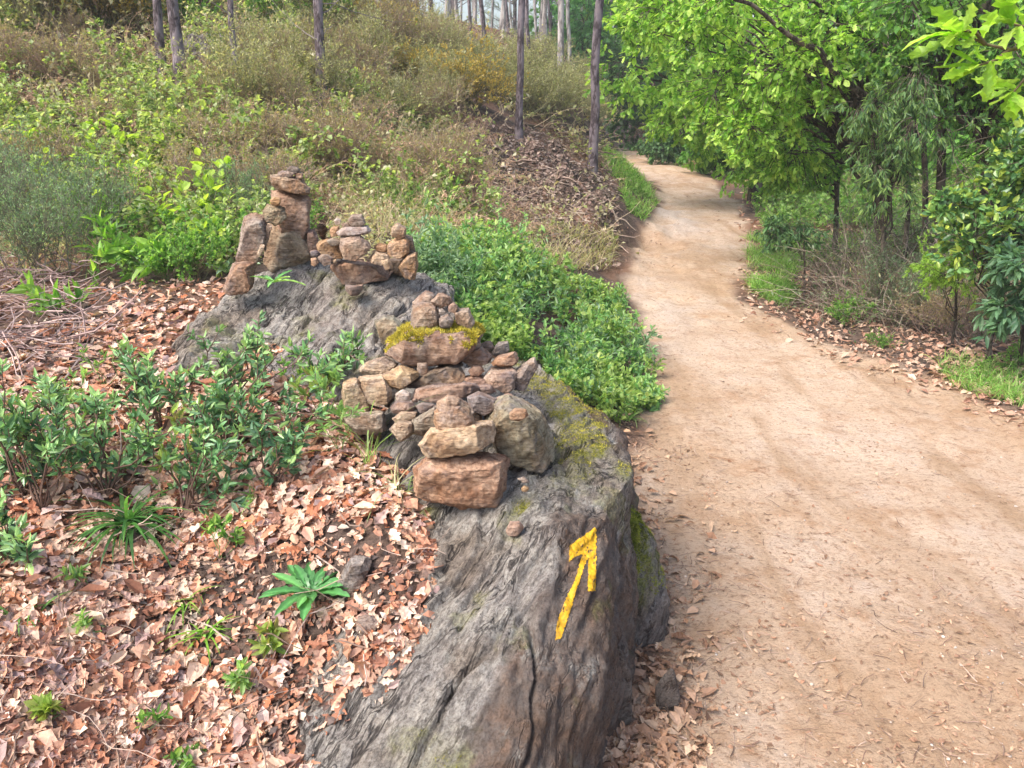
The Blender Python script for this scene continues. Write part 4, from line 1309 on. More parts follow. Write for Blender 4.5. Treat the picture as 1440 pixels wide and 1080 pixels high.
litter('leaf_fragments', 'small broken leaves and chips littering the dirt path', (800, 215, 1700, 1200), 30000, .020,
       [(.34, .19, .12), (.24, .14, .09), (.48, .33, .23), (.40, .25, .17), (.20, .12, .08)], [SMALL, SMALLN, OAKS_D[2], CH], 14, on_path, .004, 1, 22, .10, .25, mat=M_DRY)
litter('path_edge_leaves', 'fallen leaves gathered along the foot of the arrow rock and path edge', (850, 560, 1010, 1180), 2600, .042,
       [(.40, .23, .14), (.48, .31, .21), (.24, .13, .08), (.54, .38, .26), (.30, .18, .12)], [OVAL, SMALL, OAKS_D[4], OAKS_D[5], LANCE], 15,
       lambda q, px, py, rs: rs.rand(len(q)) < np.exp(-np.clip(q[:, 0] - .38 - .1 * (q[:, 1] > 2.2), 0, 3) / .09), .02, 1, 4, 0, .35)


def twigs(name, label, box, n, L, seed, pal, keep, r=.0013, maxY=20, lift=.012):
    rs = np.random.RandomState(seed)
    px = rs.uniform(box[0], box[2], n); py = rs.uniform(box[1], box[3], n)
    q, ok = hit(px, py); ok &= (q[:, 1] < maxY) & keep(q, px, py, rs); q = q[ok]; m = len(q)
    a = rs.uniform(0, 6.283, m)
    q = q + np.array([0, 0, 1]) * rs.uniform(.002, lift, m)[:, None]
    pl = poly_grow(q, np.stack([np.cos(a), np.sin(a), rs.normal(size=m) * .08], 1), L * rs.uniform(.3, 1.4, m), 5, .22, (0, 0, 0), rs)
    fl = H(pl[:, :, 0], pl[:, :, 1]); pl[:, :, 2] = np.maximum(pl[:, :, 2], fl + .002)
    pl[:, :, 2] = np.minimum(pl[:, :, 2], fl + .002 + lift * 2.5)
    rr = r * rs.uniform(.5, 1.8, m) * np.clip(q[:, 1] / 3, 1, 4)
    A = Acc(); V, Q = tube_mesh(pl, rr, rr * .5, 4); A.add(V, Q, np.repeat(pick(pal, m, rs), 20, 0))
    tag(link(name, A.mesh(name, M_TWIG)), label, 'twigs', None, 'stuff')


TW = [(.18, .11, .08), (.30, .20, .15), (.42, .31, .25), (.12, .08, .06)]
twigs('path_twigs', 'thin twigs and pine needles strewn over the dirt path', (850, 260, 1700, 1200), 7500, .055, 21, TW, on_path, .0011)
twigs('litter_twigs', 'thin dead twigs lying among the fallen leaves left of the rock', (-200, 420, 600, 1200), 420, .20, 22, TW + [(.45, .35, .3)], not_rock, .0016, 4.3, .04)
twigs('twig_heap', 'heap of dead purple brown twigs at the left edge above the leaves', (-200, 385, 130, 520), 620, .28, 23, [(.30, .21, .19), (.20, .13, .12), (.42, .32, .29)], not_rock, .0022, 5, .12)


twigs('bank_twigs', 'dry twigs and roots lying on the bare bank beside the thin pines', (620, 185, 870, 350), 330, .22, 24, [(.30, .22, .18), (.20, .14, .11), (.40, .32, .26), (.12, .09, .07)], lambda q, px, py, rs: q[:, 0] < edges(q[:, 1])[0] - .1, .0022, 14, .10)


# gravel
def pebbles():
    rs = np.random.RandomState(31)
    import bmesh
    n = 1700
    px = rs.uniform(850, 1600, n); py = rs.uniform(280, 1150, n); q, ok = hit(px, py); xl, xr = edges(q[:, 1])
    ok &= (q[:, 0] > xl) & (q[:, 0] < xr); q = q[ok]; m = len(q)
    ico = np.array([[0, 0, 1], [.9, 0, .45], [.28, .85, .45], [-.72, .53, .45], [-.72, -.53, .45], [.28, -.85, .45], [.72, .53, -.45], [-.28, .85, -.45], [-.9, 0, -.45], [-.28, -.85, -.45], [.72, -.53, -.45], [0, 0, -1]])
    fc = np.array([[0, 1, 2], [0, 2, 3], [0, 3, 4], [0, 4, 5], [0, 5, 1], [1, 6, 2], [2, 7, 3], [3, 8, 4], [4, 9, 5], [5, 10, 1], [6, 7, 2], [7, 8, 3], [8, 9, 4], [9, 10, 5], [10, 6, 1], [11, 7, 6], [11, 8, 7], [11, 9, 8], [11, 10, 9], [11, 6, 10]])
    A = Acc(); d = rdir(m, rs); d[:, 2] *= .2
    ico2 = ico * np.array([.5, .4, .28])
    put(A, (ico2, fc), q, d, np.tile(UP, (m, 1)), (.004 + .012 * rs.rand(m) ** 4) * np.clip(q[:, 1] / 3, 1, 2.5), pick([(.42, .32, .24), (.5, .4, .32), (.32, .23, .17), (.38, .34, .31)], m, rs))
    tag(link('pebbles', A.mesh('pebbles', M_TWIG, True)), 'tiny pebbles embedded in the dirt path', 'gravel', None, 'stuff')


pebbles()


# ------------------------------------------------------------------ grass
def grass(name, label, regions, seed, pal, h, dens_w=.05):
    rs = np.random.RandomState(seed); A = Acc()
    for (poly, n, hh) in regions:
        poly = np.array(poly, float)
        px = rs.uniform(poly[:, 0].min(), poly[:, 0].max(), n * 3); py = rs.uniform(poly[:, 1].min(), poly[:, 1].max(), n * 3)
        ins = np.zeros(len(px), bool)
        for i in range(len(poly)):
            a = poly[i]; b = poly[(i + 1) % len(poly)]
            c = (a[1] > py) != (b[1] > py)
            with np.errstate(divide='ignore', invalid='ignore'):
                ins ^= c & (px < (b[0] - a[0]) * (py - a[1]) / (b[1] - a[1]) + a[0])
        px = px[ins][:n]; py = py[ins][:n]
        q, ok = hit(px, py); q = q[ok]
        cln = fbm(np.stack([q[:, 0] * 3, q[:, 1] * 3, q[:, 0] * 0], 1), 3, seed)
        q = q[rs.rand(len(q)) < cl(.75 + cln)]
        m = len(q)
        d = norm(np.stack([rs.normal(size=m) * .45, rs.normal(size=m) * .45, np.ones(m)], 1))
        up = norm(np.cross(d, rs.normal(size=(m, 3))))
        s = hh * rs.uniform(.4, 1.3, m)
        put(A, T_strip(.035, .8, 4), q, d, up, s, pick(pal, m, rs), 0, np.clip(q[:, 1] / 5, .7, 2.4) * .09 / hh * rs.uniform(.6, 1.2, m))
    tag(link(name, A.mesh(name, M_LEAF)), label, 'grass', None, 'stuff')


GRS = [(.17, .36, .06), (.26, .50, .10), (.12, .26, .05), (.36, .54, .16), (.42, .46, .22)]
grass('grass', 'bright green grass along both edges of the path', [
    ([(850, 205), (880, 225), (915, 265), (925, 290), (905, 312), (885, 300), (868, 255), (845, 235)], 4500, .12),
    ([(1050, 335), (1100, 328), (1230, 330), (1250, 375), (1140, 372), (1105, 400), (1110, 432), (1062, 425), (1050, 385)], 9000, .12),
    ([(1058, 400), (1115, 408), (1110, 435), (1066, 430)], 2600, .13),
    ([(1310, 510), (1345, 500), (1440, 525), (1600, 560), (1600, 620), (1440, 575), (1340, 545)], 5200, .09),
    ([(1035, 255), (1070, 270), (1110, 300), (1080, 330), (1060, 300)], 1300, .10),
    ([(930, 215), (1000, 235), (1035, 250), (985, 244), (930, 228)], 900, .12),
], 41, GRS, .1)
grass('dry_grass', 'thin pale dry grass below the bare bank', [
    ([(590, 290), (700, 320), (870, 330), (860, 380), (760, 385), (600, 350)], 3500, .16),
    ([(500, 250), (640, 250), (700, 330), (500, 330)], 1500, .2),
], 42, [(.5, .42, .28), (.42, .40, .2), (.3, .34, .14), (.6, .5, .36)], .15)


# ------------------------------------------------------------------ green weeds behind the rock
def weeds():
    rs = np.random.RandomState(61); A = Acc(); B = Acc()
    poly = np.array([(590, 345), (640, 335), (720, 350), (800, 385), (880, 400), (893, 455), (912, 520), (930, 560), (905, 585), (850, 575), (800, 540), (745, 500), (680, 470), (600, 430), (585, 380)], float)
    n = 1150
    px = rs.uniform(580, 935, n * 2); py = rs.uniform(335, 600, n * 2); ins = np.zeros(n * 2, bool)
    for i in range(len(poly)):
        a = poly[i]; b = poly[(i + 1) % len(poly)]; c = (a[1] > py) != (b[1] > py)
        with np.errstate(divide='ignore', invalid='ignore'):
            ins ^= c & (px < (b[0] - a[0]) * (py - a[1]) / (b[1] - a[1]) + a[0])
    # the small bare gap
    gap = np.exp(-(((px - 765) / 32) ** 2 + ((py - 450) / 22) ** 2)); ins &= rs.rand(n * 2) > gap * 1.6
    px = px[ins]; py = py[ins]
    q, ok = hit(px, py + 22 * (4 / 4)); q = q[ok & (q[:, 1] > 2.6)]
    q = q[rs.rand(len(q)) < cl(.95 + .8 * fbm(q * 3.2, 3, 15))]
    m = len(q)
    hgt = rs.uniform(.10, .36, m) * cl(.75 + .9 * fbm(q * 1.9, 3, 14)) * np.where(rs.rand(m) < .14, 1.5, 1) * cl(1.1 - np.abs(q[:, 1] - 4.2) * .12)
    hgt *= np.where(q[:, 0] > edges(q[:, 1])[0] - .3, .7, 1)
    d = norm(np.stack([rs.normal(size=m) * .45, rs.normal(size=m) * .45, np.ones(m)], 1))
    pl = poly_grow(q, d, hgt, 5, .12, (0, 0, 0), rs)
    V, Q = tube_mesh(pl, .0018, .0009, 3); A.add(V, Q, (.14, .22, .07), 0)
    s, dd, idx, t = kids(pl, 5, .15, .9, .8, rs)
    p1 = poly_grow(s, dd, rs.uniform(.03, .08, len(s)), 3, .15, (0, 0, .3), rs)
    V, Q = tube_mesh(p1, .001, .0006, 3); A.add(V, Q, (.14, .24, .08), 0)
    pal1 = [(.12, .27, .11), (.19, .38, .18), (.28, .48, .24), (.07, .17, .07), (.34, .50, .22)]
    grp = (fbm(pl[:, 0] * 2.2, 3, 5) * 1.2 + rs.normal(size=m) * .5)
    g1_ = (fbm(p1[:, 0] * 2.2, 3, 5) * 1.2 + rs.normal(size=len(p1)) * .5)
    for lo, hi, pal_, tip_, ws in ((-9, -.35, [(.14, .26, .14), (.22, .36, .22), (.30, .44, .30), (.08, .15, .09)], (.42, .54, .34), .13),
                                   (-.35, .45, [(.13, .30, .10), (.20, .42, .16), (.30, .52, .20), (.07, .18, .06)], (.42, .60, .22), .18),
                                   (.45, 9, [(.22, .36, .08), (.32, .46, .14), (.42, .54, .20), (.14, .24, .06)], (.48, .60, .20), .26)):
        a_ = (grp >= lo) & (grp < hi); b_ = (g1_ >= lo) & (g1_ < hi)
        if a_.any(): leaves(A, pl[a_], 12, .1, 1, .9, .038, T_oval(ws), pal_, rs, .05, tip_, 1, .5, .4)
        if b_.any(): leaves(A, p1[b_], 6, .1, 1, .8, .028, T_oval(ws + .04), pal_, rs, .05, tip_, 1, .4, .5)
    o = link('weeds', A.mesh('weeds', [M_TWIG, M_LEAF]))
    tag(o, 'dense bed of fresh green weeds between the cairn rock and the path', 'weeds', None, 'stuff')


weeds()


# ------------------------------------------------------------------ foreground plants
def leafy(name, label, cat, root, branches, pal, tip, lsize, tmpl, seed, group=None, mat=None, m=16, r=.0035, twig=(.13, .08, .06), k1=3, sub=.10, droop=0.0, trop=(0, 0, .5), nsh=None, flat=.35):
    rs = np.random.RandomState(seed)
    root = np.array(root)
    tips = np.array(branches)
    n = len(tips); d = tips - root
    K = 6; pl = np.zeros((n, K, 3))
    for k in range(K):
        t = k / (K - 1); pl[:, k] = root + d * t + np.array([0, 0, 1]) * (np.sin(t * math.pi) * .12 * np.linalg.norm(d, axis=1))[:, None]
        if 0 < k < K - 1: pl[:, k] += rs.normal(size=(n, 3)) * .012
    A = Acc(); B = Acc()
    V, Q = tube_mesh(pl, r, r * .4, 5); A.add(V, Q, twig)
    s, dd, idx, t = kids(pl, k1, .35, 1, .6, rs)
    p1 = poly_grow(s, norm(dd + np.array([0, 0, .4])), rs.uniform(.5, 1.2, len(s)) * sub, 4, .12, trop, rs)
    V, Q = tube_mesh(p1, r * .5, r * .3, 4); A.add(V, Q, np.array(twig) * 1.3)
    leaves(B, p1, m, .15, 1, .85, lsize, tmpl, pal, rs, droop, tip, 0, .3, flat)
    leaves(B, pl, m // 2, .45, 1, .8, lsize, tmpl, pal, rs, droop, tip, 0, .3, flat)
    e = bpy.data.objects.new(name, None); COL.objects.link(e); e.location = root; e.empty_display_size = .05
    link('stems', A.mesh(name + '_stems', M_TWIG, False, root), e)
    link('foliage', B.mesh(name + '_foliage', mat or M_GLOSS, False, root), e)
    tag(e, label, cat, group)
    return e


def fan(px, py, Y, rpx, rpy, n, rs, dY=.12):
    return [P(px + rs.uniform(-1, 1) * rpx, py + rs.uniform(-1, 1) * rpy, Y + rs.uniform(-dY, dY)) for _ in range(n)]


SHB = [(.08, .19, .07), (.14, .31, .12), (.21, .42, .17), (.05, .10, .06), (.28, .46, .24)]
SHT = (.42, .62, .20)
rsf = np.random.RandomState(5)
LNC = T_oval(.17, .06, .15)
for i, (bx, by, cx, cy, rx, ry, n, lab) in enumerate([
    (228, 610, 215, 540, 75, 40, 9, 'dark leaved shrub with pale green tips in front of the slab left end'),
    (300, 645, 390, 545, 70, 45, 10, 'shrub whose bare brown branch slants up toward the rear slab'),
    (150, 700, 165, 620, 80, 50, 11, 'dense dark green shrub left of centre among the oak leaves'),
    (260, 730, 260, 650, 70, 55, 11, 'dense shrub just right of the darkest green one, above the grass tuft'),
    (60, 720, 40, 640, 70, 60, 10, 'shrub at the left edge with blue green lance leaves'),
    (455, 560, 470, 500, 45, 45, 7, 'sprig of dark leaves rising before the furrowed slab'),
    (35, 700, 30, 600, 55, 70, 9, 'tall dense shrub rising at the left edge beside the pale weeds'),
    (110, 640, 105, 575, 60, 45, 7, 'bushy shrub between the left edge shrub and the dark green one'),
    (330, 560, 330, 500, 55, 35, 8, 'shrub sprig directly against the lower left of the slab'),
    (375, 690, 375, 640, 55, 40, 8, 'low bushy plant standing alone on the oak leaves'),
    (330, 640, 320, 590, 70, 35, 8, 'small leaved shrub between the two dark shrubs'),
    (20, 800, 10, 750, 35, 45, 6, 'broad leaved plant cut off by the left edge')]):
    root = hit1(bx, by); Y = root[1]
    leafy('leafy_shrub', lab, 'shrub', root, fan(cx, cy, Y + .02, rx, ry, n, rsf), SHB if i not in (9, 10) else BLUEG, SHT, .031, LNC, 200 + i, None, m=12, sub=.085, k1=4)
for i, (bx, by, hpx, lab) in enumerate([
    (150, 545, 60, 'light green seedling by the dry twigs left of the slab'), (95, 590, 70, 'light green weed left of the dark shrubs'),
    (255, 690, 110, 'tall straight stemmed weed in the middle of the dark shrubs'), (310, 790, 75, 'small bushy herb on the oak leaves below the dark shrubs'),
    (480, 640, 70, 'grassy weed at the left foot of the moss cairn'), (450, 600, 80, 'tall herb with light leaves left of the cream stones'),
    (420, 560, 70, 'upright light green sprig against the dark slab'), (505, 620, 90, 'thin weed growing between the tan stones at the left of the pile'),
    (60, 660, 90, 'pale green weed near the left edge behind the shrubs'), (20, 620, 80, 'yellowish green weed at the left edge'),
    (335, 985, 50, 'small light green seedling low on the leaf litter'), (85, 1020, 45, 'two leaved seedling near the bottom left corner'),
    (215, 1030, 40, 'small green herb on the oak leaves at the bottom'), (120, 895, 28, 'tiny seedling on the bare soil among oak leaves'),
    (375, 925, 45, 'small seedling just below the big green rosette'), (265, 1078, 30, 'pale seedling at the bottom edge'),
    (110, 830, 30, 'tiny light seedling beside the dead stems at left')]):
    root = hit1(bx, by); s = hpx / F * root[1] * 1.05
    rs = np.random.RandomState(300 + i)
    tips = [root + np.array([rs.normal() * s * .28, rs.normal() * s * .25, s * rs.uniform(.75, 1.1)]) for _ in range(3 if hpx < 60 else 4)]
    leafy('seedling' if hpx < 60 else 'herb', lab, 'plant', root, tips, [[(.12, .27, .06), (.19, .38, .09), (.09, .20, .05)], [(.20, .36, .12), (.28, .44, .18)], [(.16, .26, .05), (.26, .36, .08), (.3, .26, .1)]][i % 3], (.40, .58, .14), .024 + .004 * (i % 3), T_oval(.13 + .035 * (i % 4)), 320 + i, None, M_LEAF, 5 + i % 4, .0016, (.16, .24, .08), 2, s * .25)
for i, (bx, by, s, lab) in enumerate([(130, 400, 1, 'yellow green plant by the path side of the heath bushes'), (200, 400, 1.35, 'bright green broad leaved plant left of the rear cairn'),
                                      (235, 395, 1.0, 'green leafy plant between the broad leaved plant and the leaning stone'), (90, 440, .5, 'low light green plant amid the dry twig heap')]):
    root = hit1(bx, by); rs = np.random.RandomState(350 + i)
    tips = [root + np.array([rs.normal() * .10 * s, rs.normal() * .08, .17 * s * rs.uniform(.5, 1.2)]) for _ in range(5)]
    leafy('leafy_plant', lab, 'plant', root, tips, [(.16, .34, .05), (.26, .48, .08), (.12, .25, .05)], (.42, .62, .12), .08, T_oval(.16, .06, .3), 360 + i, None, M_LEAF, 8, .003, (.2, .3, .1), 1, .05)
# bright lime leafed shoots in the scrub
for i, (px, py, Y) in enumerate([(155, 195, 5.2), (185, 235, 5.0), (300, 250, 4.7), (45, 175, 5.6), (100, 270, 4.8), (320, 320, 4.2), (225, 300, 4.4), (140, 165, 5.9), (60, 230, 5.3), (275, 270, 4.6)]):
    root = P(px, py, Y); root[2] = H(root[0], root[1]); rs = np.random.RandomState(400 + i)
    top = P(px, py, Y); hgt = max(.2, top[2] - root[2])
    tips = [root + np.array([rs.normal() * .16, rs.normal() * .16, hgt * rs.uniform(.75, 1.15)]) for _ in range(5)]
    leafy('hazel_sapling', ['lime leaved sapling in the scrub, clustered leaves catching light', 'lime leaved sapling standing among pale brambles'][i % 2], 'sapling', root, tips, [(.30, .46, .06), (.40, .56, .08), (.22, .36, .05)], (.48, .62, .1), .058, OVALW, 410 + i, 'lime leaved saplings in the scrub', M_LEAF, 3, .003, (.22, .18, .1), 3, .12, flat=.8)


def tuft(label, px, py, n, L, pal, seed, name='grass_tuft', w=.04, spread=.9):
    rs = np.random.RandomState(seed); root = hit1(px, py)
    A = Acc(); p = root + np.concatenate([rs.normal(size=(n, 2)) * .012, np.zeros((n, 1))], 1)
    d = norm(np.concatenate([rs.normal(size=(n, 2)) * spread, np.ones((n, 1))], 1)); s = L * rs.uniform(.5, 1.2, n)
    up = norm(np.cross(np.cross(d, UP), d) + rs.normal(size=(n, 3)) * .1)
    put(A, T_strip(w, .7, 7), p, d, up, s, pick(pal, n, rs))
    o = link(name, A.mesh(name, M_LEAF, False, root), loc=root); tag(o, label, 'grass')


tuft('wide tuft of long dark grass below the dark shrubs', 180, 740, 90, .17, [(.08, .22, .05), (.14, .32, .08), (.05, .14, .04)], 1)
tuft('bright green grass tuft on oak leaves left of the big rosette', 290, 895, 38, .085, [(.22, .45, .06), (.30, .52, .08)], 2)
tuft('small grass tuft behind the bright one left of the rosette', 270, 845, 26, .09, [(.20, .40, .06), (.30, .46, .10)], 3)
tuft('pale grass tuft with long blades beside the front stack', 560, 690, 22, .16, [(.34, .40, .18), (.5, .46, .28), (.2, .36, .1)], 4, w=.012)
tuft('long thin grass rising before the cream stones', 520, 660, 16, .26, [(.30, .44, .12), (.22, .36, .08)], 5, w=.009, spread=.35)
tuft('grass tuft at the left edge of the leaf litter', 30, 870, 24, .10, [(.14, .32, .08), (.2, .4, .1)], 6)
tuft('low grass tuft under the lone bushy plant', 365, 700, 40, .07, [(.16, .32, .06), (.24, .42, .1)], 7)
tuft('grass tuft at the edge of the weeds behind the rock', 800, 540, 30, .13, [(.2, .4, .08), (.3, .5, .12)], 8)
tuft('grass tuft on the right end of the weeds near the path', 885, 590, 40, .10, [(.34, .42, .18), (.16, .32, .08)], 9)


# rosette
def rosette(label, root, n, L, pal, seed, wid=.19, tiltz=.6):
    rs = np.random.RandomState(seed)
    A = Acc()
    for i in range(n):
        a = i * 2.399 + rs.uniform(-.15, .15); s = L * (1.0 - .35 * i / n) * rs.uniform(.85, 1.1)
        d = np.array([math.cos(a), math.sin(a), tiltz + .5 * i / n])
        K = 13; V = []; bend = rs.uniform(.35, .75)
        for k in range(K):
            t = k / (K - 1); w = wid * (math.sin(math.pi * min(1, .08 + t * .9)) ** .8) * (.35 + .8 * t) * (1.0 if k % 2 else .80)
            if k == 0: w = .03
            if k == K - 1: w = .02
            for s_ in (-1, -.5, 0, .5, 1):
                V.append([t, s_ * w, -bend * t * t * .8 + .07 * abs(s_) * (1 - t * .4) + .02 * math.sin(k * 2.2 + s_ * 2) * abs(s_)])
        Fc = []
        for k in range(K - 1):
            for c in range(4):
                q = 5 * k + c; Fc.append([q, q + 1, q + 6, q + 5])
        T = pick(pal, 1, rs)[0]
        acc_t = np.array([T * (1.0 if j % 5 != 2 else 1.7) for j in range(len(V))])
        x = norm(d[None])[0]; y = norm(np.cross(UP, x)[None])[0]; z = np.cross(x, y); V = np.array(V)
        A.add(root + s * (V[:, :1] * x + V[:, 1:2] * y + V[:, 2:3] * z), Fc, acc_t)
    o = link('rosette_plant', A.mesh('rosette_plant', M_GLOSS, True, root), loc=root)
    tag(o, label, 'plant')


rosette('large green rosette with long toothed leaves on the litter beside the arrow rock', hit1(437, 852) + np.array([0, 0, .03]), 17, .125, [(.07, .21, .06), (.11, .29, .08), (.055, .16, .05)], 3)
rosette('big pale silvery leaf rosette behind the foot of the leaning stone', hit1(318, 385), 7, .17, [(.36, .50, .34), (.28, .42, .28)], 5, .13, .7)
rosette('green rosette between the leaning stone and triangular stone', P(385, 398, 3.14), 6, .12, [(.16, .38, .12), (.3, .5, .12)], 6, .13, .4)


# pine cone
def pinecone():
    c = P(453, 326, 3.26); A = Acc(); n = 70
    for i in range(n):
        t = i / n; a = i * 2.399; r = .021 * math.sin(math.pi * (.12 + .8 * t)) ; z = (t - .5) * .062
        d = np.array([math.cos(a), math.sin(a), .25 + t * .5])
        put(A, T_oval(.42, .1, -.25), np.array([c + [math.cos(a) * r * .35, math.sin(a) * r * .35, z]]), norm(d[None]), np.array([UP]), np.array([r * .95 + .004]), np.array([[.09, .06, .045] if i % 3 else [.17, .12, .09]]))
    pl = np.array([[c + [0, 0, -.03], c, c + [0, 0, .03]]]); V, Q = tube_mesh(pl, .010, .005, 6); A.add(V, Q, (.06, .04, .03))
    tag(link('pine_cone', A.mesh('pine_cone', M_TWIG, False, c), loc=c), 'dark open pine cone sitting among the middle rear stones', 'pine cone')


pinecone()
def stick(label, pts, r0, r1, col=(.14, .09, .07)):
    pts = np.array(pts); A = Acc(); K = 14
    t = np.linspace(0, len(pts) - 1, K); pl = np.stack([np.interp(t, range(len(pts)), pts[:, k]) for k in range(3)], 1)
    pl += RS.normal(size=pl.shape) * r0 * .5; V, Q = tube_mesh(pl[None], r0, r1, 7); A.add(V, Q, col)
    c = pl.mean(0); tag(link('branch', A.mesh('branch', M_TWIG, True, c), loc=c), label, 'branch')


stick('dark thick fallen branch at the left edge of the twig heap', [P(-60, 545, 2.65), hit1(10, 510) + [0, 0, .03], hit1(60, 485) + [0, 0, .04]], .014, .008)
stick('dark rotten stick lying on oak leaves below the grass tuft', [hit1(185, 775) + [0, 0, .012], hit1(225, 795) + [0, 0, .015], hit1(262, 806) + [0, 0, .012]], .008, .005, (.08, .055, .05))
stick('curved brown root like stick on the litter at the foot of the path', [hit1(930, 970) + [0, 0, .006], hit1(985, 1000) + [0, 0, .014], hit1(960, 1025) + [0, 0, .006]], .0035, .002)
stick('fallen branch lying on the bank between the two thin pines', [hit1(740, 180) + [0, 0, .03], hit1(775, 188) + [0, 0, .08], hit1(790, 192) + [0, 0, .05]], .02, .01)
# distant slab of rock on the hill
hr = hit1(312, 100)
pts = [hr + .62 * np.array(v) for v in [(-.55, .0, .55), (.5, .1, .38), (.45, -.35, .12), (-.3, -.35, .22), (-.5, .7, .6), (.5, .8, .5), (-.5, -.1, -.4), (.5, -.1, -.4), (.4, .8, -.3), (-.5, .8, -.3), (-.6, .1, .35)]]
big_rock('rock_ledge', pts, .02, .02, 'flat grey rock ledge jutting from the hillside scrub between pine trunks', 'rock', None, None, None, 95, 1, .8)
bp = PZ(868, 357, .0)
big_rock('stone', [bp + np.array(v) * .8 for v in [(-.14, 0, .10), (.1, 0, .12), (.16, .05, .03), (-.1, -.08, .02), (0, .14, .12), (.1, .2, 0), (-.15, .2, 0), (-.1, 0, -.1), (.1, 0, -.1), (0, .2, -.1)]], .008, .008,
         'grey stone at the left edge of the path beyond the green weeds', 'stone', None, None, None, 96)
# ------------------------------------------------------------------ trees
def trunk_poly(base, top, K=12, wob=.02, rs=RS):
    t = np.linspace(0, 1, K)[:, None]
    p = np.array(base) * (1 - t) + np.array(top) * t
    w = np.cumsum(rs.normal(size=(K, 3)), 0) * wob; w[:, 2] = 0; w -= t * w[-1]
    return p + w


def pine(label, base, lean, r, hgt=11.0, crown=True, low=0, group=None, seed=0, crown_mesh=None, pale=False):
    rs = np.random.RandomState(seed)
    base = np.array(base) - np.array([0, 0, .05]); top = base + np.array([lean[0], lean[1], hgt])
    pl = trunk_poly(base, top, 26, .012, rs)
    A = Acc()
    # flared foot
    n = 26; S_ = 12; rad = r * (1 - .65 * np.linspace(0, 1, n)); rad[0] *= 1.35; rad[1] *= 1.08
    V, Q = tube_mesh(pl[None], 1, 1, S_)
    V = V.reshape(n, S_, 3); V = pl[:, None] + (V - pl[:, None]) * rad[:, None, None]
    A.add(V.reshape(-1, 3), Q, (1, 1, 1))
    e = bpy.data.objects.new('pine_tree', None); COL.objects.link(e); e.location = base; e.empty_display_size = .3
    nb = low if low >= 8 else 0
    nb = nb * 2
    link('trunk', A.mesh('pine_trunk', M_PALE if pale else M_PINE, True, base), e)
    if nb:
        t = rs.uniform(.06, .45, nb); p, tg = poly_at(pl[None], np.zeros(nb, int), t)
        a = rs.uniform(0, 6.28, nb); d = np.stack([np.cos(a), np.sin(a), rs.uniform(-.1, .5, nb)], 1)
        b = poly_grow(p, d, rs.uniform(.3, 1.3, nb), 6, .18, (0, 0, .2), rs)
        for j in range(nb):
            B = Acc(); V, Q = tube_mesh(b[j:j + 1], r * .13, r * .03, 4); B.add(V, Q, (.20, .17, .16))
            s, dd, i, tt = kids(b[j:j + 1], 4, .3, 1, .6, rs); b2 = poly_grow(s, dd, rs.uniform(.1, .5, len(s)), 4, .2, (0, 0, .1), rs); V, Q = tube_mesh(b2, r * .05, r * .02, 3); B.add(V, Q, (.22, .19, .18))
            link('dead_branch', B.mesh('dead_branch', M_TWIG, False, base), e)
    if crown and crown_mesh:
        c = link('crown', crown_mesh, e); c.location = tuple(pl[-1] - base - np.array([0, 0, hgt * .36])); c.rotation_euler = (0, 0, rs.uniform(0, 6))
    tag(e, label, 'tree', group)
    return e


def pine_crown(seed, h=5.0, rad=1.5, n=60, pal=None, dens=1.0):
    rs = np.random.RandomState(seed); A = Acc()
    t = rs.rand(n); z = t * h; a = rs.uniform(0, 6.28, n)
    d = np.stack([np.cos(a), np.sin(a), .25 + .6 * t], 1)
    st = np.stack([0 * z, 0 * z, z], 1); L = rad * (1.05 - .75 * t) * rs.uniform(.6, 1.1, n)
    b = poly_grow(st, d, L, 6, .12, (0, 0, .3), rs); V, Q = tube_mesh(b, .025, .006, 4); A.add(V, Q, (.17, .14, .13), 0)
    s, dd, i, tt = kids(b, 7, .3, 1, .7, rs); b2 = poly_grow(s, dd, rs.uniform(.2, .5, len(s)), 3, .15, (0, 0, .25), rs)
    V, Q = tube_mesh(b2, .006, .003, 3); A.add(V, Q, (.17, .14, .12), 0)
    leaves(A, b2, int(16 * dens), .2, 1, .7, .15, T_small(.035, .01), pal or [(.13, .20, .12), (.19, .27, .17), (.09, .14, .09), (.26, .32, .22)], rs, 0, None, 1, .3, .2)
    return A.mesh('pine_crown', [M_TWIG, M_LEAF])


PC = [pine_crown(1), pine_crown(2)]
for i, (px, py, w, lx, hgt, low, lab) in enumerate([
    (252, 140, 15, .7, 10, 3, 'thickest purple grey pine trunk on the left hillside'),
    (228, 105, 11, .5, 10, 2, 'pine trunk leaning slightly just left of the thickest one'),
    (334, 140, 8, .2, 9, 8, 'thin dark pine trunk in front of the grey rock ledge'),
    (455, 165, 13, -.1, 10, 8, 'dark pine trunk with scaly bark above the rear cairns'),
    (-2, 150, 12, -.2, 10, 3, 'pine trunk cut by the left edge of the photo'),
    (730, 197, 9.5, .25, 11, 5, 'slender pine rising from the bare bank at centre'),
    (833, 241, 12.5, .35, 11, 5, 'slender straight pine at the edge of the path')]):
    q = hit1(px, py); r = w / F * q[1] / 2 * 1.0
    pine(lab, q, (lx, 0.4), r, hgt, True, low, None, 500 + i, PC[i % 2])
rsb = np.random.RandomState(99)
farlab = [('tall pale trunk standing among the hazy trees at the top of the slope', 'distant pine trunks at the top of the slope')]
k = 0
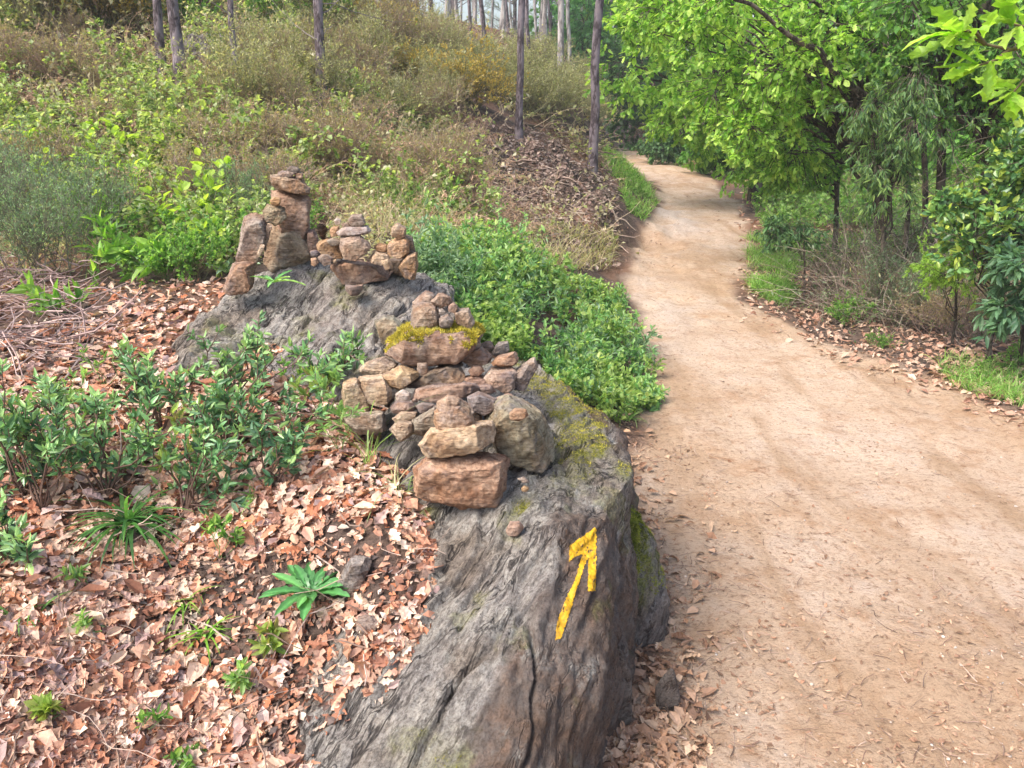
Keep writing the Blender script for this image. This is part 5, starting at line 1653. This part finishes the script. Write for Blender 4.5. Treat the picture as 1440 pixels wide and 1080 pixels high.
for (px, w, Y) in [(505, 5, 20), (536, 4, 19), (566, 7, 20), (592, 5, 17), (628, 6, 18), (633, 4, 26), (662, 4.5, 17), (676, 5, 28), (700, 5, 24), (716, 4, 22), (752, 5, 25), (762, 6, 22), (775, 5, 27), (790, 9, 17), (801, 4, 30),
                   (742, 3.5, 30), (770, 3, 34), (650, 3, 32), (613, 3, 30), (688, 3.5, 33), (725, 3, 36), (580, 3, 28), (545, 3, 27), (812, 4, 32), (608, 5, 21), (645, 4.5, 22), (668, 5, 23), (684, 6, 19), (708, 4, 21), (720, 6, 24), (745, 5, 20), (757, 4, 23), (768, 5.5, 21), (783, 4, 25), (806, 6, 23), (558, 4, 23), (520, 4, 24), (855, 4, 28)]:
    x = P(px, 80, Y)[0]; z = float(H(x, Y)); r = w / F * Y / 2
    lx = rsb.uniform(-1.3, 1.3)
    special = {790: 'grey pine left of the path trees, widest of the far trunks'}.get(px)
    pine(special or farlab[0][0], (x, Y, z), (lx, .3), r, 13, True, 3, None if special else farlab[0][1], 600 + k, PC[k % 2], pale=(k % 3 != 0)); k += 1

# lower foliaged pines filling the haze at the back of the slope
BG = []
for s in range(2):
    BG.append(pine_crown(20 + s, 9, 2.6, 110, [(.19, .27, .18), (.26, .34, .24), (.14, .20, .13), (.34, .40, .30)], 1.3))
for i, (px, Y) in enumerate([(380, 24), (470, 26), (560, 34), (640, 40), (725, 42), (800, 40), (300, 26), (200, 24), (100, 22), (-50, 22), (850, 44), (350, 36)]):
    x = P(px, 80, Y)[0]; z = float(H(x, Y)); e = bpy.data.objects.new('pine_tree', None); COL.objects.link(e); e.location = (x, Y, z - .3)
    A = Acc(); V, Q = tube_mesh(trunk_poly((0, 0, 0), (0, 0, 10), 8)[None], .12, .03, 8); A.add(V, Q, (1, 1, 1)); link('trunk', A.mesh('trunk', M_PINE, True), e)
    c = link('crown', BG[i % 2], e); c.location = (0, 0, 1.0); c.rotation_euler = (0, 0, i * 1.3); c.scale = (1, 1, 1 + .1 * (i % 3))
    tag(e, 'grey green bushy pine at the far top of the slope', 'tree', 'bushy pines behind the slope')


def crown_tree(name, label, cat, base, fork, clumps, leafspec, seed, r=.08, bark=None, group=None, ntw=16, twl=.8, mat=None, extra=None, tw_r=.004, droop=-.2, k2=3):
    """clumps: list of (centre, radius). Limbs run from the trunk to every clump; twigs radiate inside it"""
    rs = np.random.RandomState(seed)
    base = np.array(base, float); fork = np.array(fork, float)
    A = Acc(); B = Acc()
    pl = trunk_poly(base - [0, 0, .1], fork, 9, r * .35, rs)
    V, Q = tube_mesh(pl[None], r, r * .6, 9); A.add(V, Q, (1, 1, 1))
    C = np.array([c for c, _ in clumps]); R = np.array([x for _, x in clumps]); n = len(C)
    K = 8; limb = np.zeros((n, K, 3)); st, _ = poly_at(pl[None], np.zeros(n, int), rs.uniform(.5, 1, n))
    for k in range(K):
        t = k / (K - 1); ctrlp = (st + C) / 2 + np.array([0, 0, .18]) * np.linalg.norm(C - st, axis=1)[:, None]
        limb[:, k] = st * (1 - t) ** 2 + 2 * t * (1 - t) * ctrlp + C * t * t
        if 0 < k < K - 1: limb[:, k] += rs.normal(size=(n, 3)) * .03
    V, Q = tube_mesh(limb, r * .32, r * .08, 6); A.add(V, Q, (1, 1, 1))
    if extra is not None:
        for ex in extra:
            ex = np.array(ex); t = np.linspace(0, len(ex) - 1, 16); q = np.stack([np.interp(t, range(len(ex)), ex[:, j]) for j in range(3)], 1); q[1:-1] += rs.normal(size=(14, 3)) * .012
            V, Q = tube_mesh(q[None], r * .5, r * .15, 8); A.add(V, Q, (1, 1, 1))
            s, dd, _, _ = kids(q[None], 16, .25, 1, .7, rs); qq = poly_grow(s, dd, rs.uniform(.15, .4, len(s)), 5, .2, (0, 0, .1), rs)
            V, Q = tube_mesh(qq, r * .05, r * .03, 4); A.add(V, Q, (1, 1, 1)); limb_ex = qq
            leaves(B, qq, 8, .3, 1, .8, leafspec['size'], leafspec['t'], leafspec['pal'], rs, .2, leafspec.get('tip'), 0, .35, .6)
    idx = np.repeat(np.arange(n), ntw)
    off = rdir(len(idx), rs) * (rs.rand(len(idx)) ** .5)[:, None] * R[idx][:, None] * np.array([1, 1, .8])
    s = C[idx] + off * .35
    d = norm(off + rs.normal(size=off.shape) * .25 * R[idx][:, None] + np.array([0, 0, droop]) * R[idx][:, None])
    tw = poly_grow(s, d, R[idx] * twl * rs.uniform(.5, 1.1, len(idx)), 5, .16, (0, 0, droop), rs)
    V, Q = tube_mesh(tw, tw_r, tw_r * .5, 3); A.add(V, Q, (1, 1, 1))
    s, dd, i2, t2 = kids(tw, k2, .25, 1, .65, rs)
    tw2 = poly_grow(s, dd, R[idx][i2] * .35 * rs.uniform(.5, 1.2, len(s)), 4, .16, (0, 0, droop), rs)
    V, Q = tube_mesh(tw2, tw_r * .6, tw_r * .3, 3); A.add(V, Q, (1, 1, 1))
    leaves(B, tw2, leafspec['m'], .15, 1, .8, leafspec['size'], leafspec['t'], leafspec['pal'], rs, leafspec.get('droop', .2), leafspec.get('tip'), 0, .35, leafspec.get('flat', .7))
    leaves(B, tw, leafspec['m'] // 2, .3, 1, .8, leafspec['size'], leafspec['t'], leafspec['pal'], rs, leafspec.get('droop', .2), leafspec.get('tip'), 0, .35, leafspec.get('flat', .7))
    e = bpy.data.objects.new(name, None); COL.objects.link(e); e.location = base; e.empty_display_size = .3
    link('trunk', A.mesh(name + '_trunk', bark or M_BARK, True, base), e)
    link('crown', B.mesh(name + '_crown', mat or M_LEAF, False, base), e)
    tag(e, label, cat, group)
    return e


def ell(px, py, Y, rpx, rpy, rY, n, cr, seed):
    """clump centres inside an ellipsoid given by its picture extent at distance Y"""
    rs = np.random.RandomState(seed); out = []
    while len(out) < n:
        v = rs.uniform(-1, 1, 3)
        if (v ** 2).sum() > 1 or (v ** 2).sum() < .12: continue
        out.append((P(px + v[0] * rpx, py + v[1] * rpy, Y + v[2] * rY), cr * rs.uniform(.75, 1.25)))
    return out


def gb(px, Y, py=300):
    x = P(px, py, Y)[0]; return np.array([x, Y, float(H(x, Y))])


OAKL = dict(m=8, size=.052, t=OAKS + [OVALW], pal=LIME + [(.44, .64, .14)], tip=(.52, .68, .16), droop=.3)
OAKM = dict(m=9, size=.052, t=OAKS, pal=MID + LIME[:1], tip=(.30, .46, .08), droop=.3)
# main bright oak overhanging the path
crown_tree('oak_tree', 'bright lime green oak leaning over the path with an arching dark branch', 'tree', gb(1262, 7.4), P(1225, 150, 7.2),
           ell(1090, 40, 7.0, 150, 130, 1.0, 21, .38, 1) + ell(1130, 170, 7.0, 110, 75, .8, 12, .30, 2) + ell(980, 20, 7.2, 90, 70, .8, 10, .36, 3), OAKL, 701, .055, ntw=13,
           extra=[[P(1290, 190, 6.4), P(1185, 112, 6.0), P(1150, 72, 5.9), P(1095, 38, 5.8), P(1035, -5, 5.7), P(1010, -40, 5.6)], [P(1260, 110, 6.6), P(1220, 60, 6.3), P(1160, 15, 6.2), P(1120, -10, 6.1)]])
crown_tree('oak_tree', 'light green oak with drooping foliage reaching down over the path far bend', 'tree', gb(1060, 12.5), P(1050, 120, 12.2),
           ell(960, 70, 12.0, 90, 100, 1.3, 24, .55, 4) + ell(1000, 150, 11.6, 80, 45, 1.0, 14, .42, 5), dict(OAKL, size=.085), 702, .12, ntw=11)
crown_tree('oak_tree', 'mid green oak whose low sprays hang over the leaf floor right of the path', 'tree', gb(1183, 8.4), P(1185, 190, 8.3),
           ell(1110, 205, 8.0, 85, 48, .8, 16, .38, 6) + ell(1190, 140, 8.6, 100, 90, .9, 16, .42, 7), OAKM, 703, .03, ntw=12)
crown_tree('broadleaf_tree', 'dark green broadleaf tree where the path disappears round the bend', 'tree', gb(935, 25), P(930, 90, 25),
           ell(905, 120, 24, 55, 75, 2, 22, .95, 8), dict(m=6, size=.19, t=SMALL, pal=[(.07, .17, .05), (.12, .26, .08), (.05, .11, .04)]), 704, .14, ntw=12, tw_r=.008)
crown_tree('broadleaf_tree', 'fresh green broadleaf tree left of the bend behind the path side pine', 'tree', gb(825, 27), P(825, 60, 27),
           ell(825, 55, 27, 55, 75, 2, 20, 1.0, 9), dict(m=6, size=.20, t=SMALL, pal=[(.12, .30, .10), (.18, .40, .14), (.08, .22, .08)]), 705, .14, ntw=12, tw_r=.008)
crown_tree('broadleaf_tree', 'yellow green tree rising highest behind the bend', 'tree', gb(890, 33), P(890, 0, 33),
           ell(890, -10, 32, 90, 90, 3, 24, 1.2, 10), dict(m=6, size=.22, t=SMALL, pal=[(.20, .36, .06), (.28, .46, .10), (.14, .26, .05)]), 706, .18, ntw=12, tw_r=.01)
# wall of trees beyond, right
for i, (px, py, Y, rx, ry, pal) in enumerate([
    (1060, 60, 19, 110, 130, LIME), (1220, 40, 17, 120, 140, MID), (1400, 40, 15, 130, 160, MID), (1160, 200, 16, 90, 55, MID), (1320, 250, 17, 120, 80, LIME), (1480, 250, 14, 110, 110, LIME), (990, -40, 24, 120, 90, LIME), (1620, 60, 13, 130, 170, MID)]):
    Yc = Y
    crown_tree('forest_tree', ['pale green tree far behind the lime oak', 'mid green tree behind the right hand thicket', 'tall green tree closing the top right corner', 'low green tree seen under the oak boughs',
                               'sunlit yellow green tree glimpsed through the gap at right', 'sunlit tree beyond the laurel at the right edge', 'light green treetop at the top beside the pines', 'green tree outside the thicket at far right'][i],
               'tree', gb(px, Yc), P(px, py - 20, Yc), ell(px, py, Yc, rx, ry, 1.5, 24, .85, 20 + i), dict(m=6, size=.17, t=SMALL, pal=[tuple(min(.75, v * 1.5) for v in c_) for c_ in pal]), 710 + i, .14, ntw=11, tw_r=.007)  # leaf palettes lifted: sunlight on the far crowns is put into their colour

# right thicket, nearer
crown_tree('willow_sapling', 'dark narrow leaved sapling hanging in front of the oak right of the path', 'tree', gb(1262, 5.9), P(1255, 240, 5.9),
           ell(1250, 225, 5.7, 42, 60, .35, 8, .19, 30) + ell(1290, 150, 5.8, 50, 50, .4, 7, .19, 31) + ell(1225, 175, 5.8, 30, 40, .3, 4, .17, 42), dict(m=8, size=.05, t=T_oval(.10, .05, .2), pal=DARKG + [(.14, .25, .08), (.22, .34, .12), (.2, .3, .1)], tip=(.3, .44, .12), droop=.6, flat=.5), 730, .022, ntw=12, twl=1.1, droop=-.5, tw_r=.003)
crown_tree('laurel_bush', 'glossy laurel with yellow green tips at the right edge', 'shrub', gb(1400, 4.6, 470), P(1400, 400, 4.6),
           ell(1385, 330, 4.5, 55, 45, .3, 9, .17, 32) + ell(1440, 260, 4.6, 45, 60, .3, 8, .18, 33) + ell(1345, 300, 4.6, 25, 25, .2, 4, .13, 34), dict(m=7, size=.042, t=OVAL, pal=[(.06, .15, .05), (.10, .22, .07), (.16, .30, .08)], tip=(.48, .58, .08), droop=.0, flat=.4), 731, .018, ntw=9, mat=M_GLOSS, droop=.1, tw_r=.0025)
crown_tree('acacia_sapling', 'feathery lime acacia spray low in the thicket', 'shrub', gb(1350, 4.9, 470), P(1345, 400, 4.9),
           ell(1345, 375, 4.8, 50, 22, .25, 8, .14, 35), dict(m=22, size=.022, t=SMALLN, pal=[(.22, .38, .06), (.30, .48, .08)], droop=.0), 732, .012, ntw=10, droop=-.1, tw_r=.002)
crown_tree('bramble_thicket', 'blue green strappy shrub cut by the right edge', 'shrub', gb(1450, 4.5, 470), P(1445, 420, 4.5),
           ell(1440, 385, 4.4, 35, 70, .3, 9, .16, 36), dict(m=7, size=.075, t=LANCE, pal=[(.08, .17, .10), (.12, .24, .13), (.18, .32, .18)], droop=.1), 733, .014, ntw=9, tw_r=.0025)
crown_tree('dark_shrub', 'dark leaved shrub at the base of the thicket trunks', 'shrub', gb(1260, 6.2, 430), P(1250, 380, 6.2),
           ell(1250, 345, 6.2, 90, 45, .5, 10, .22, 37), dict(m=3, size=.035, t=SMALLN, pal=DARKG + OLIVE, droop=.1), 734, .012, ntw=12, tw_r=.003)
crown_tree('dark_shrub', 'dense shadowy shrub behind the laurel', 'shrub', gb(1390, 6.4, 430), P(1380, 330, 6.4),
           ell(1410, 200, 6.3, 70, 90, .6, 9, .26, 38), dict(m=4, size=.04, t=OVAL, pal=MID, droop=.2), 735, .018, ntw=9, tw_r=.003)
crown_tree('oak_tree', 'oak with darker foliage filling the top right above the thicket', 'tree', gb(1400, 6.6), P(1395, 120, 6.6),
           ell(1340, 40, 6.4, 130, 90, .7, 22, .34, 39) + ell(1480, 100, 6.2, 90, 120, .6, 12, .34, 43), dict(OAKM, pal=MID), 736, .075, ntw=11)
crown_tree('green_bush', 'rounded fresh green bush beside the path on its far right side', 'bush', gb(1005, 16.5, 230), P(1005, 215, 16.5),
           ell(1003, 207, 16.3, 38, 20, .5, 12, .36, 40), dict(m=8, size=.10, t=OVAL, pal=[(.12, .30, .05), (.20, .42, .07), (.08, .2, .04)]), 737, .03, ntw=11, tw_r=.005)
crown_tree('green_bush', 'dark low bush at the path side left of the rounded green one', 'bush', gb(960, 19, 220), P(960, 212, 19),
           ell(940, 205, 18.8, 28, 16, .5, 8, .36, 41), dict(m=8, size=.10, t=SMALL, pal=DARKG + MID[:1]), 738, .03, ntw=11, tw_r=.005)
crown_tree('bare_bush', 'brown twiggy bush beyond the rounded green bush', 'bush', gb(935, 21, 210), P(935, 200, 21),
           ell(935, 185, 21, 45, 18, .7, 12, .45, 44), dict(m=2, size=.07, t=SMALLN, pal=[(.3, .22, .18), (.22, .16, .12)]), 739, .03, ntw=16, tw_r=.009)
# small sapling with dark leaves standing alone
crown_tree('sapling', 'thin lone sapling with a dark flat top on the leaf patch right of the path', 'sapling', hit1(1132, 432), P(1132, 322, float(hit1(1132, 432)[1])),
           ell(1130, 325, float(hit1(1132, 432)[1]), 52, 14, .25, 9, .14, 45), dict(m=6, size=.045, t=LANCE, pal=DARKG, tip=(.18, .34, .12)), 740, .010, ntw=7, tw_r=.002)


# trunks in the thicket
for i, (px, y0, y1, Y, w, lab) in enumerate([(1330, 470, 60, 6.7, 14, 'dark straight trunk in the thicket behind the laurel'), (1395, 470, 100, 6.5, 20, 'widest dark trunk in the thicket at right'),
                                             (1300, 470, 140, 7.6, 9, 'thin dark trunk deep in the thicket'), (1275, 440, 200, 6.3, 8, 'pale thin trunk leaning in the thicket front')]):
    b = gb(px, Y, 400); top = P(px - 15 + 8 * i, y1 - 160, Y)
    crown_tree('young_tree', lab, 'tree', b, top, [(top + np.array([RS.normal() * .3, RS.normal() * .3, RS.uniform(-.1, .4)]), .4) for _ in range(5)], dict(m=5, size=.06, t=OVAL, pal=MID), 750 + i, w / F * Y / 2, ntw=8, tw_r=.003)


def tangle():
    rs = np.random.RandomState(77); n = 5200
    px = rs.uniform(1150, 1600, n); py = rs.uniform(375, 505, n)
    q, ok = hit(px, py); xl, xr = edges(q[:, 1]); ok &= (q[:, 0] > xr + .35) & (q[:, 1] < 9) & (py < 440 + (px - 1130) * .16); q = q[ok]; m = len(q)
    d = norm(np.stack([rs.normal(size=m), rs.normal(size=m), np.abs(rs.normal(size=m)) * .9 + .25], 1))
    pl = poly_grow(q, d, rs.uniform(.2, 1.0, m), 7, .24, (0, 0, -.5), rs)
    A = Acc(); V, Q = tube_mesh(pl, .0028, .001, 3); A.add(V, Q, np.repeat(pick([(.26, .20, .16), (.40, .33, .27), (.15, .11, .09)], m, rs), 21, 0), 0)
    p, dd, i, t = kids(pl[rs.rand(m) < .8], 7, .1, 1, .9, rs)
    put(A, SMALLN, p, dd, norm(rs.normal(size=(len(p), 3)) + UP), .04 * rs.uniform(.5, 1.3, len(p)), pick([(.12, .20, .09), (.20, .28, .15), (.08, .13, .05), (.30, .36, .24), (.26, .2, .14)], len(p), rs), 1)
    tag(link('brush', A.mesh('brush', [M_TWIG, M_LEAF])), 'tangled dead stems and low brush under the right hand thicket', 'undergrowth', None, 'stuff')
    # hanging dead twigs
    n = 110; st = P(rs.uniform(1290, 1480, n), rs.uniform(150, 330, n), rs.uniform(5.9, 6.8, n))
    pl = poly_grow(st, np.stack([rs.normal(size=n), rs.normal(size=n) * .4, rs.normal(size=n) * .5 - .1], 1), rs.uniform(.2, .6, n), 8, .25, (0, 0, -.5), rs)
    A = Acc(); V, Q = tube_mesh(pl, .0028, .001, 4); A.add(V, Q, np.repeat(pick([(.26, .20, .16), (.35, .29, .23), (.12, .09, .07)], n, rs), 32, 0), 0)
    tag(link('dead_vines', A.mesh('dead_vines', [M_TWIG])), 'thin bare vines and dead twigs strung through the right hand thicket', 'vines', None, 'stuff')


tangle()


def right_weeds():
    rs = np.random.RandomState(78); n = 4200
    px = rs.uniform(1050, 1640, n); py = rs.uniform(212, 400, n); q, ok = hit(px, py); xl, xr = edges(q[:, 1])
    ok &= (q[:, 0] > xr + .3) & (q[:, 1] > 5) & (q[:, 1] < 30) & ~((px < 1250) & (py > 325)); q = q[ok]; m = len(q)
    d = norm(np.stack([rs.normal(size=m) * .6, rs.normal(size=m) * .6, np.ones(m)], 1))
    pl = poly_grow(q, d, rs.uniform(.12, .45, m) * np.clip(q[:, 1] / 8, .8, 1.6), 5, .15, (0, 0, -.2), rs)
    A = Acc(); V, Q = tube_mesh(pl, .003, .001, 3); A.add(V, Q, (.2, .22, .1), 0)
    leaves(A, pl, 12, .15, 1, .9, .07, SMALL, [(.18, .34, .08), (.28, .46, .12), (.12, .24, .06), (.36, .50, .18)], rs, .1, None, 1, .4, .6)
    tag(link('weeds', A.mesh('right_weeds', [M_TWIG, M_LEAF])), 'low green weeds growing between the trees right of the path', 'weeds', None, 'stuff')


right_weeds()
for i, (px, py, s, kd, lab) in enumerate([
    (1100, 330, .5, 'green_shrub', 'small green shrub at the path side behind the lone sapling'), (1195, 455, .42, 'green_shrub', 'low blue green weed clump at the front of the leaf patch'),
    (1230, 430, .55, 'heather_shrub', 'brown twiggy shrub at the front left of the thicket'), (1330, 455, .5, 'heath_bush', 'grey green low bush under the laurel'),
    (1400, 470, .55, 'heath_bush', 'grey green low bush under the strappy shrub'), (1270, 450, .45, 'heath_bush', 'grey green low bush before the pale leaning trunk'),
    (1180, 300, .7, 'heather_shrub', 'brown shrub under the mid green oak'), (1250, 300, .7, 'dry_bracken', 'dry bracken under the mid green oak'),
    (1440, 520, .3, 'green_shrub', 'small green weed at the right edge of the verge'), (1235, 490, .22, 'green_shrub', 'tiny green sprig on the path side leaf litter'),
    (1140, 250, .9, 'green_shrub', 'green shrub in the shade beyond the leaf patch')]):
    plant(kd, hit1(px, py), s, i * 1.1, lab, 'shrub', None, i)

rsu = np.random.RandomState(123)
for i in range(34):
    px, py = rsu.uniform(1065, 1420), rsu.uniform(222, 330)
    q = hit1(px, py)
    if q[0] < edges(np.array([q[1]]))[1][0] + .7: continue
    kd = ['green_shrub', 'heather_shrub', 'green_shrub', 'bramble_bush'][i % 4]
    plant(kd, q, rsu.uniform(.7, 1.1), i * 1.3, {'green_shrub': 'shaded green shrub growing under the oaks right of the path', 'heather_shrub': 'brown twiggy shrub growing under the oaks right of the path', 'bramble_bush': 'pale bramble growing under the oaks right of the path'}[kd],
          'shrub', {'green_shrub': 'green shrubs under the oaks', 'heather_shrub': 'brown shrubs under the oaks', 'bramble_bush': 'brambles under the oaks'}[kd], i)
for i in range(18):
    px, py = rsu.uniform(1240, 1560), rsu.uniform(400, 478)
    q = hit1(px, py)
    kd = ['heath_bush', 'heather_shrub', 'dry_bracken'][i % 3]
    plant(kd, q, rsu.uniform(.5, .8), i * 1.3, {'heath_bush': 'grey green bushy growth filling the foot of the right hand thicket', 'heather_shrub': 'brown twiggy growth filling the foot of the right hand thicket', 'dry_bracken': 'dead tan bracken at the foot of the right hand thicket'}[kd],
          'shrub', {'heath_bush': 'grey green bushes at the thicket foot', 'heather_shrub': 'brown bushes at the thicket foot', 'dry_bracken': 'dead bracken at the thicket foot'}[kd], i)

# near branch with big young leaves, top right
def near_branch():
    rs = np.random.RandomState(88); A = Acc(); B = Acc()
    Y = 1.9
    base = P(1560, 60, Y + .25); root = base
    st = [[P(1560, 60, 2.1), P(1480, 62, 1.98), P(1420, 70, 1.9), P(1385, 62, 1.88), P(1365, 52, 1.86)], [P(1480, 62, 1.98), P(1450, 40, 1.92), P(1425, 34, 1.9)], [P(1480, 62, 1.98), P(1450, 100, 1.95), P(1425, 130, 1.95)],
          [P(1420, 70, 1.9), P(1400, 85, 1.87), P(1375, 92, 1.85)], [P(1530, 62, 2.05), P(1500, 10, 1.95), P(1470, -20, 1.9)], [P(1385, 62, 1.88), P(1372, 45, 1.85), P(1350, 42, 1.83)]]
    for s in st:
        s = np.array(s); t = np.linspace(0, len(s) - 1, 9); q = np.stack([np.interp(t, range(len(s)), s[:, j]) for j in range(3)], 1)
        V, Q = tube_mesh(q[None], .005, .0022, 7); A.add(V, Q, (.16, .12, .07))
        leaves(B, q[None], 7, .45, 1, .95, .085, OAKN, [(.26, .46, .05), (.36, .58, .07), (.44, .62, .12)], rs, .1, None, 0, .25, .75)
        n = 4; a = rs.uniform(-.8, .8, n); dr = norm(q[-1] - q[-3])
        put(B, OAKN[rs.randint(4)], np.tile(q[-1], (n, 1)), norm(dr + rs.normal(size=(n, 3)) * .5), norm(rs.normal(size=(n, 3)) * .3 + UP), .10 * rs.uniform(.7, 1.2, n), pick([(.30, .52, .06), (.42, .62, .10)], n, rs))
    # it grows on a young oak standing just right of the frame
    g = np.array([2.3, 2.2, float(H(2.3, 2.2))])
    tr = trunk_poly(g, g + np.array([0, 0, 2.6]), 9, .01, rs); V, Q = tube_mesh(tr[None], .03, .015, 8); A.add(V, Q, (.16, .12, .08))
    s = np.array([g + [0, 0, 1.5], (g + [0, 0, 1.6] + base) / 2 + [0, 0, .02], base]); t = np.linspace(0, 2, 8); q = np.stack([np.interp(t, range(3), s[:, j]) for j in range(3)], 1); V, Q = tube_mesh(q[None], .010, .005, 7); A.add(V, Q, (.16, .12, .08))
    e = bpy.data.objects.new('oak_sapling', None); COL.objects.link(e); e.location = g
    link('branches', A.mesh('branches', M_TWIG, True, g), e); link('foliage', B.mesh('sapling_foliage', M_LEAF, False, g), e)
    tag(e, 'close young oak spray of large bright leaves in the top right corner', 'sapling')


near_branch()

# ------------------------------------------------------------------ light and render settings
w = bpy.data.worlds.new("World"); scene.world = w; w.use_nodes = True
nt = w.node_tree
bg = nt.nodes['Background']
sky = nt.nodes.new('ShaderNodeTexSky'); sky.sky_type = 'NISHITA'; sky.sun_disc = False
SE, SRot = math.radians(52), math.radians(238)
sky.sun_elevation = SE; sky.sun_rotation = SRot; sky.air_density = 1.0; sky.dust_density = 4.0; sky.ozone_density = 1.0
nt.links.new(sky.outputs[0], bg.inputs[0]); bg.inputs[1].default_value = 0.13
sl = bpy.data.lights.new('sun', 'SUN'); sl.energy = 2.2; sl.angle = math.radians(32); sl.color = (1, .95, .88)
so = bpy.data.objects.new('sun', sl); COL.objects.link(so)
# nishita: rotation 0 is +Y, clockwise seen from above
sd = Vector((math.sin(SRot) * math.cos(SE), math.cos(SRot) * math.cos(SE), math.sin(SE)))
so.rotation_euler = sd.to_track_quat('Z', 'Y').to_euler(); so.location = sd * 50

A = Acc()
x0, x1, y0, y1, z0, z1 = -135, 135, -8, 150, -8, 48
zmin = min(float(HG.min()), 0) - 1.5
V = np.array([(x, y, z) for z in (zmin, z1) for y in (y0, y1) for x in (x0, x1)])
A.add(V, [[0, 2, 3, 1], [4, 5, 7, 6], [0, 1, 5, 4], [2, 6, 7, 3], [0, 4, 6, 2], [1, 3, 7, 5]], (1, 1, 1))
hm, hnt, hns, hls = new_mat('haze')
pv = hns.new('ShaderNodeVolumePrincipled'); pv.inputs['Density'].default_value = 0.0022; pv.inputs['Color'].default_value = (.92, .95, .97, 1)
ho = hns.new('ShaderNodeOutputMaterial'); hls.new(pv.outputs[0], ho.inputs['Volume'])
tag(link('haze', A.mesh('haze', hm)), 'thin pale haze between the far pines', 'haze', None, 'stuff')

scene.view_settings.view_transform = 'Standard'; scene.view_settings.look = 'None'
scene.view_settings.gamma = 1; scene.view_settings.exposure = 1.4; scene.view_settings.use_curve_mapping = False
scene.render.engine = 'CYCLES'
c = scene.cycles
c.max_bounces = 6; c.diffuse_bounces = 3; c.glossy_bounces = 2; c.transmission_bounces = 4; c.transparent_max_bounces = 4; c.volume_bounces = 0
c.use_denoising = True
c.caustics_reflective = False; c.caustics_refractive = False
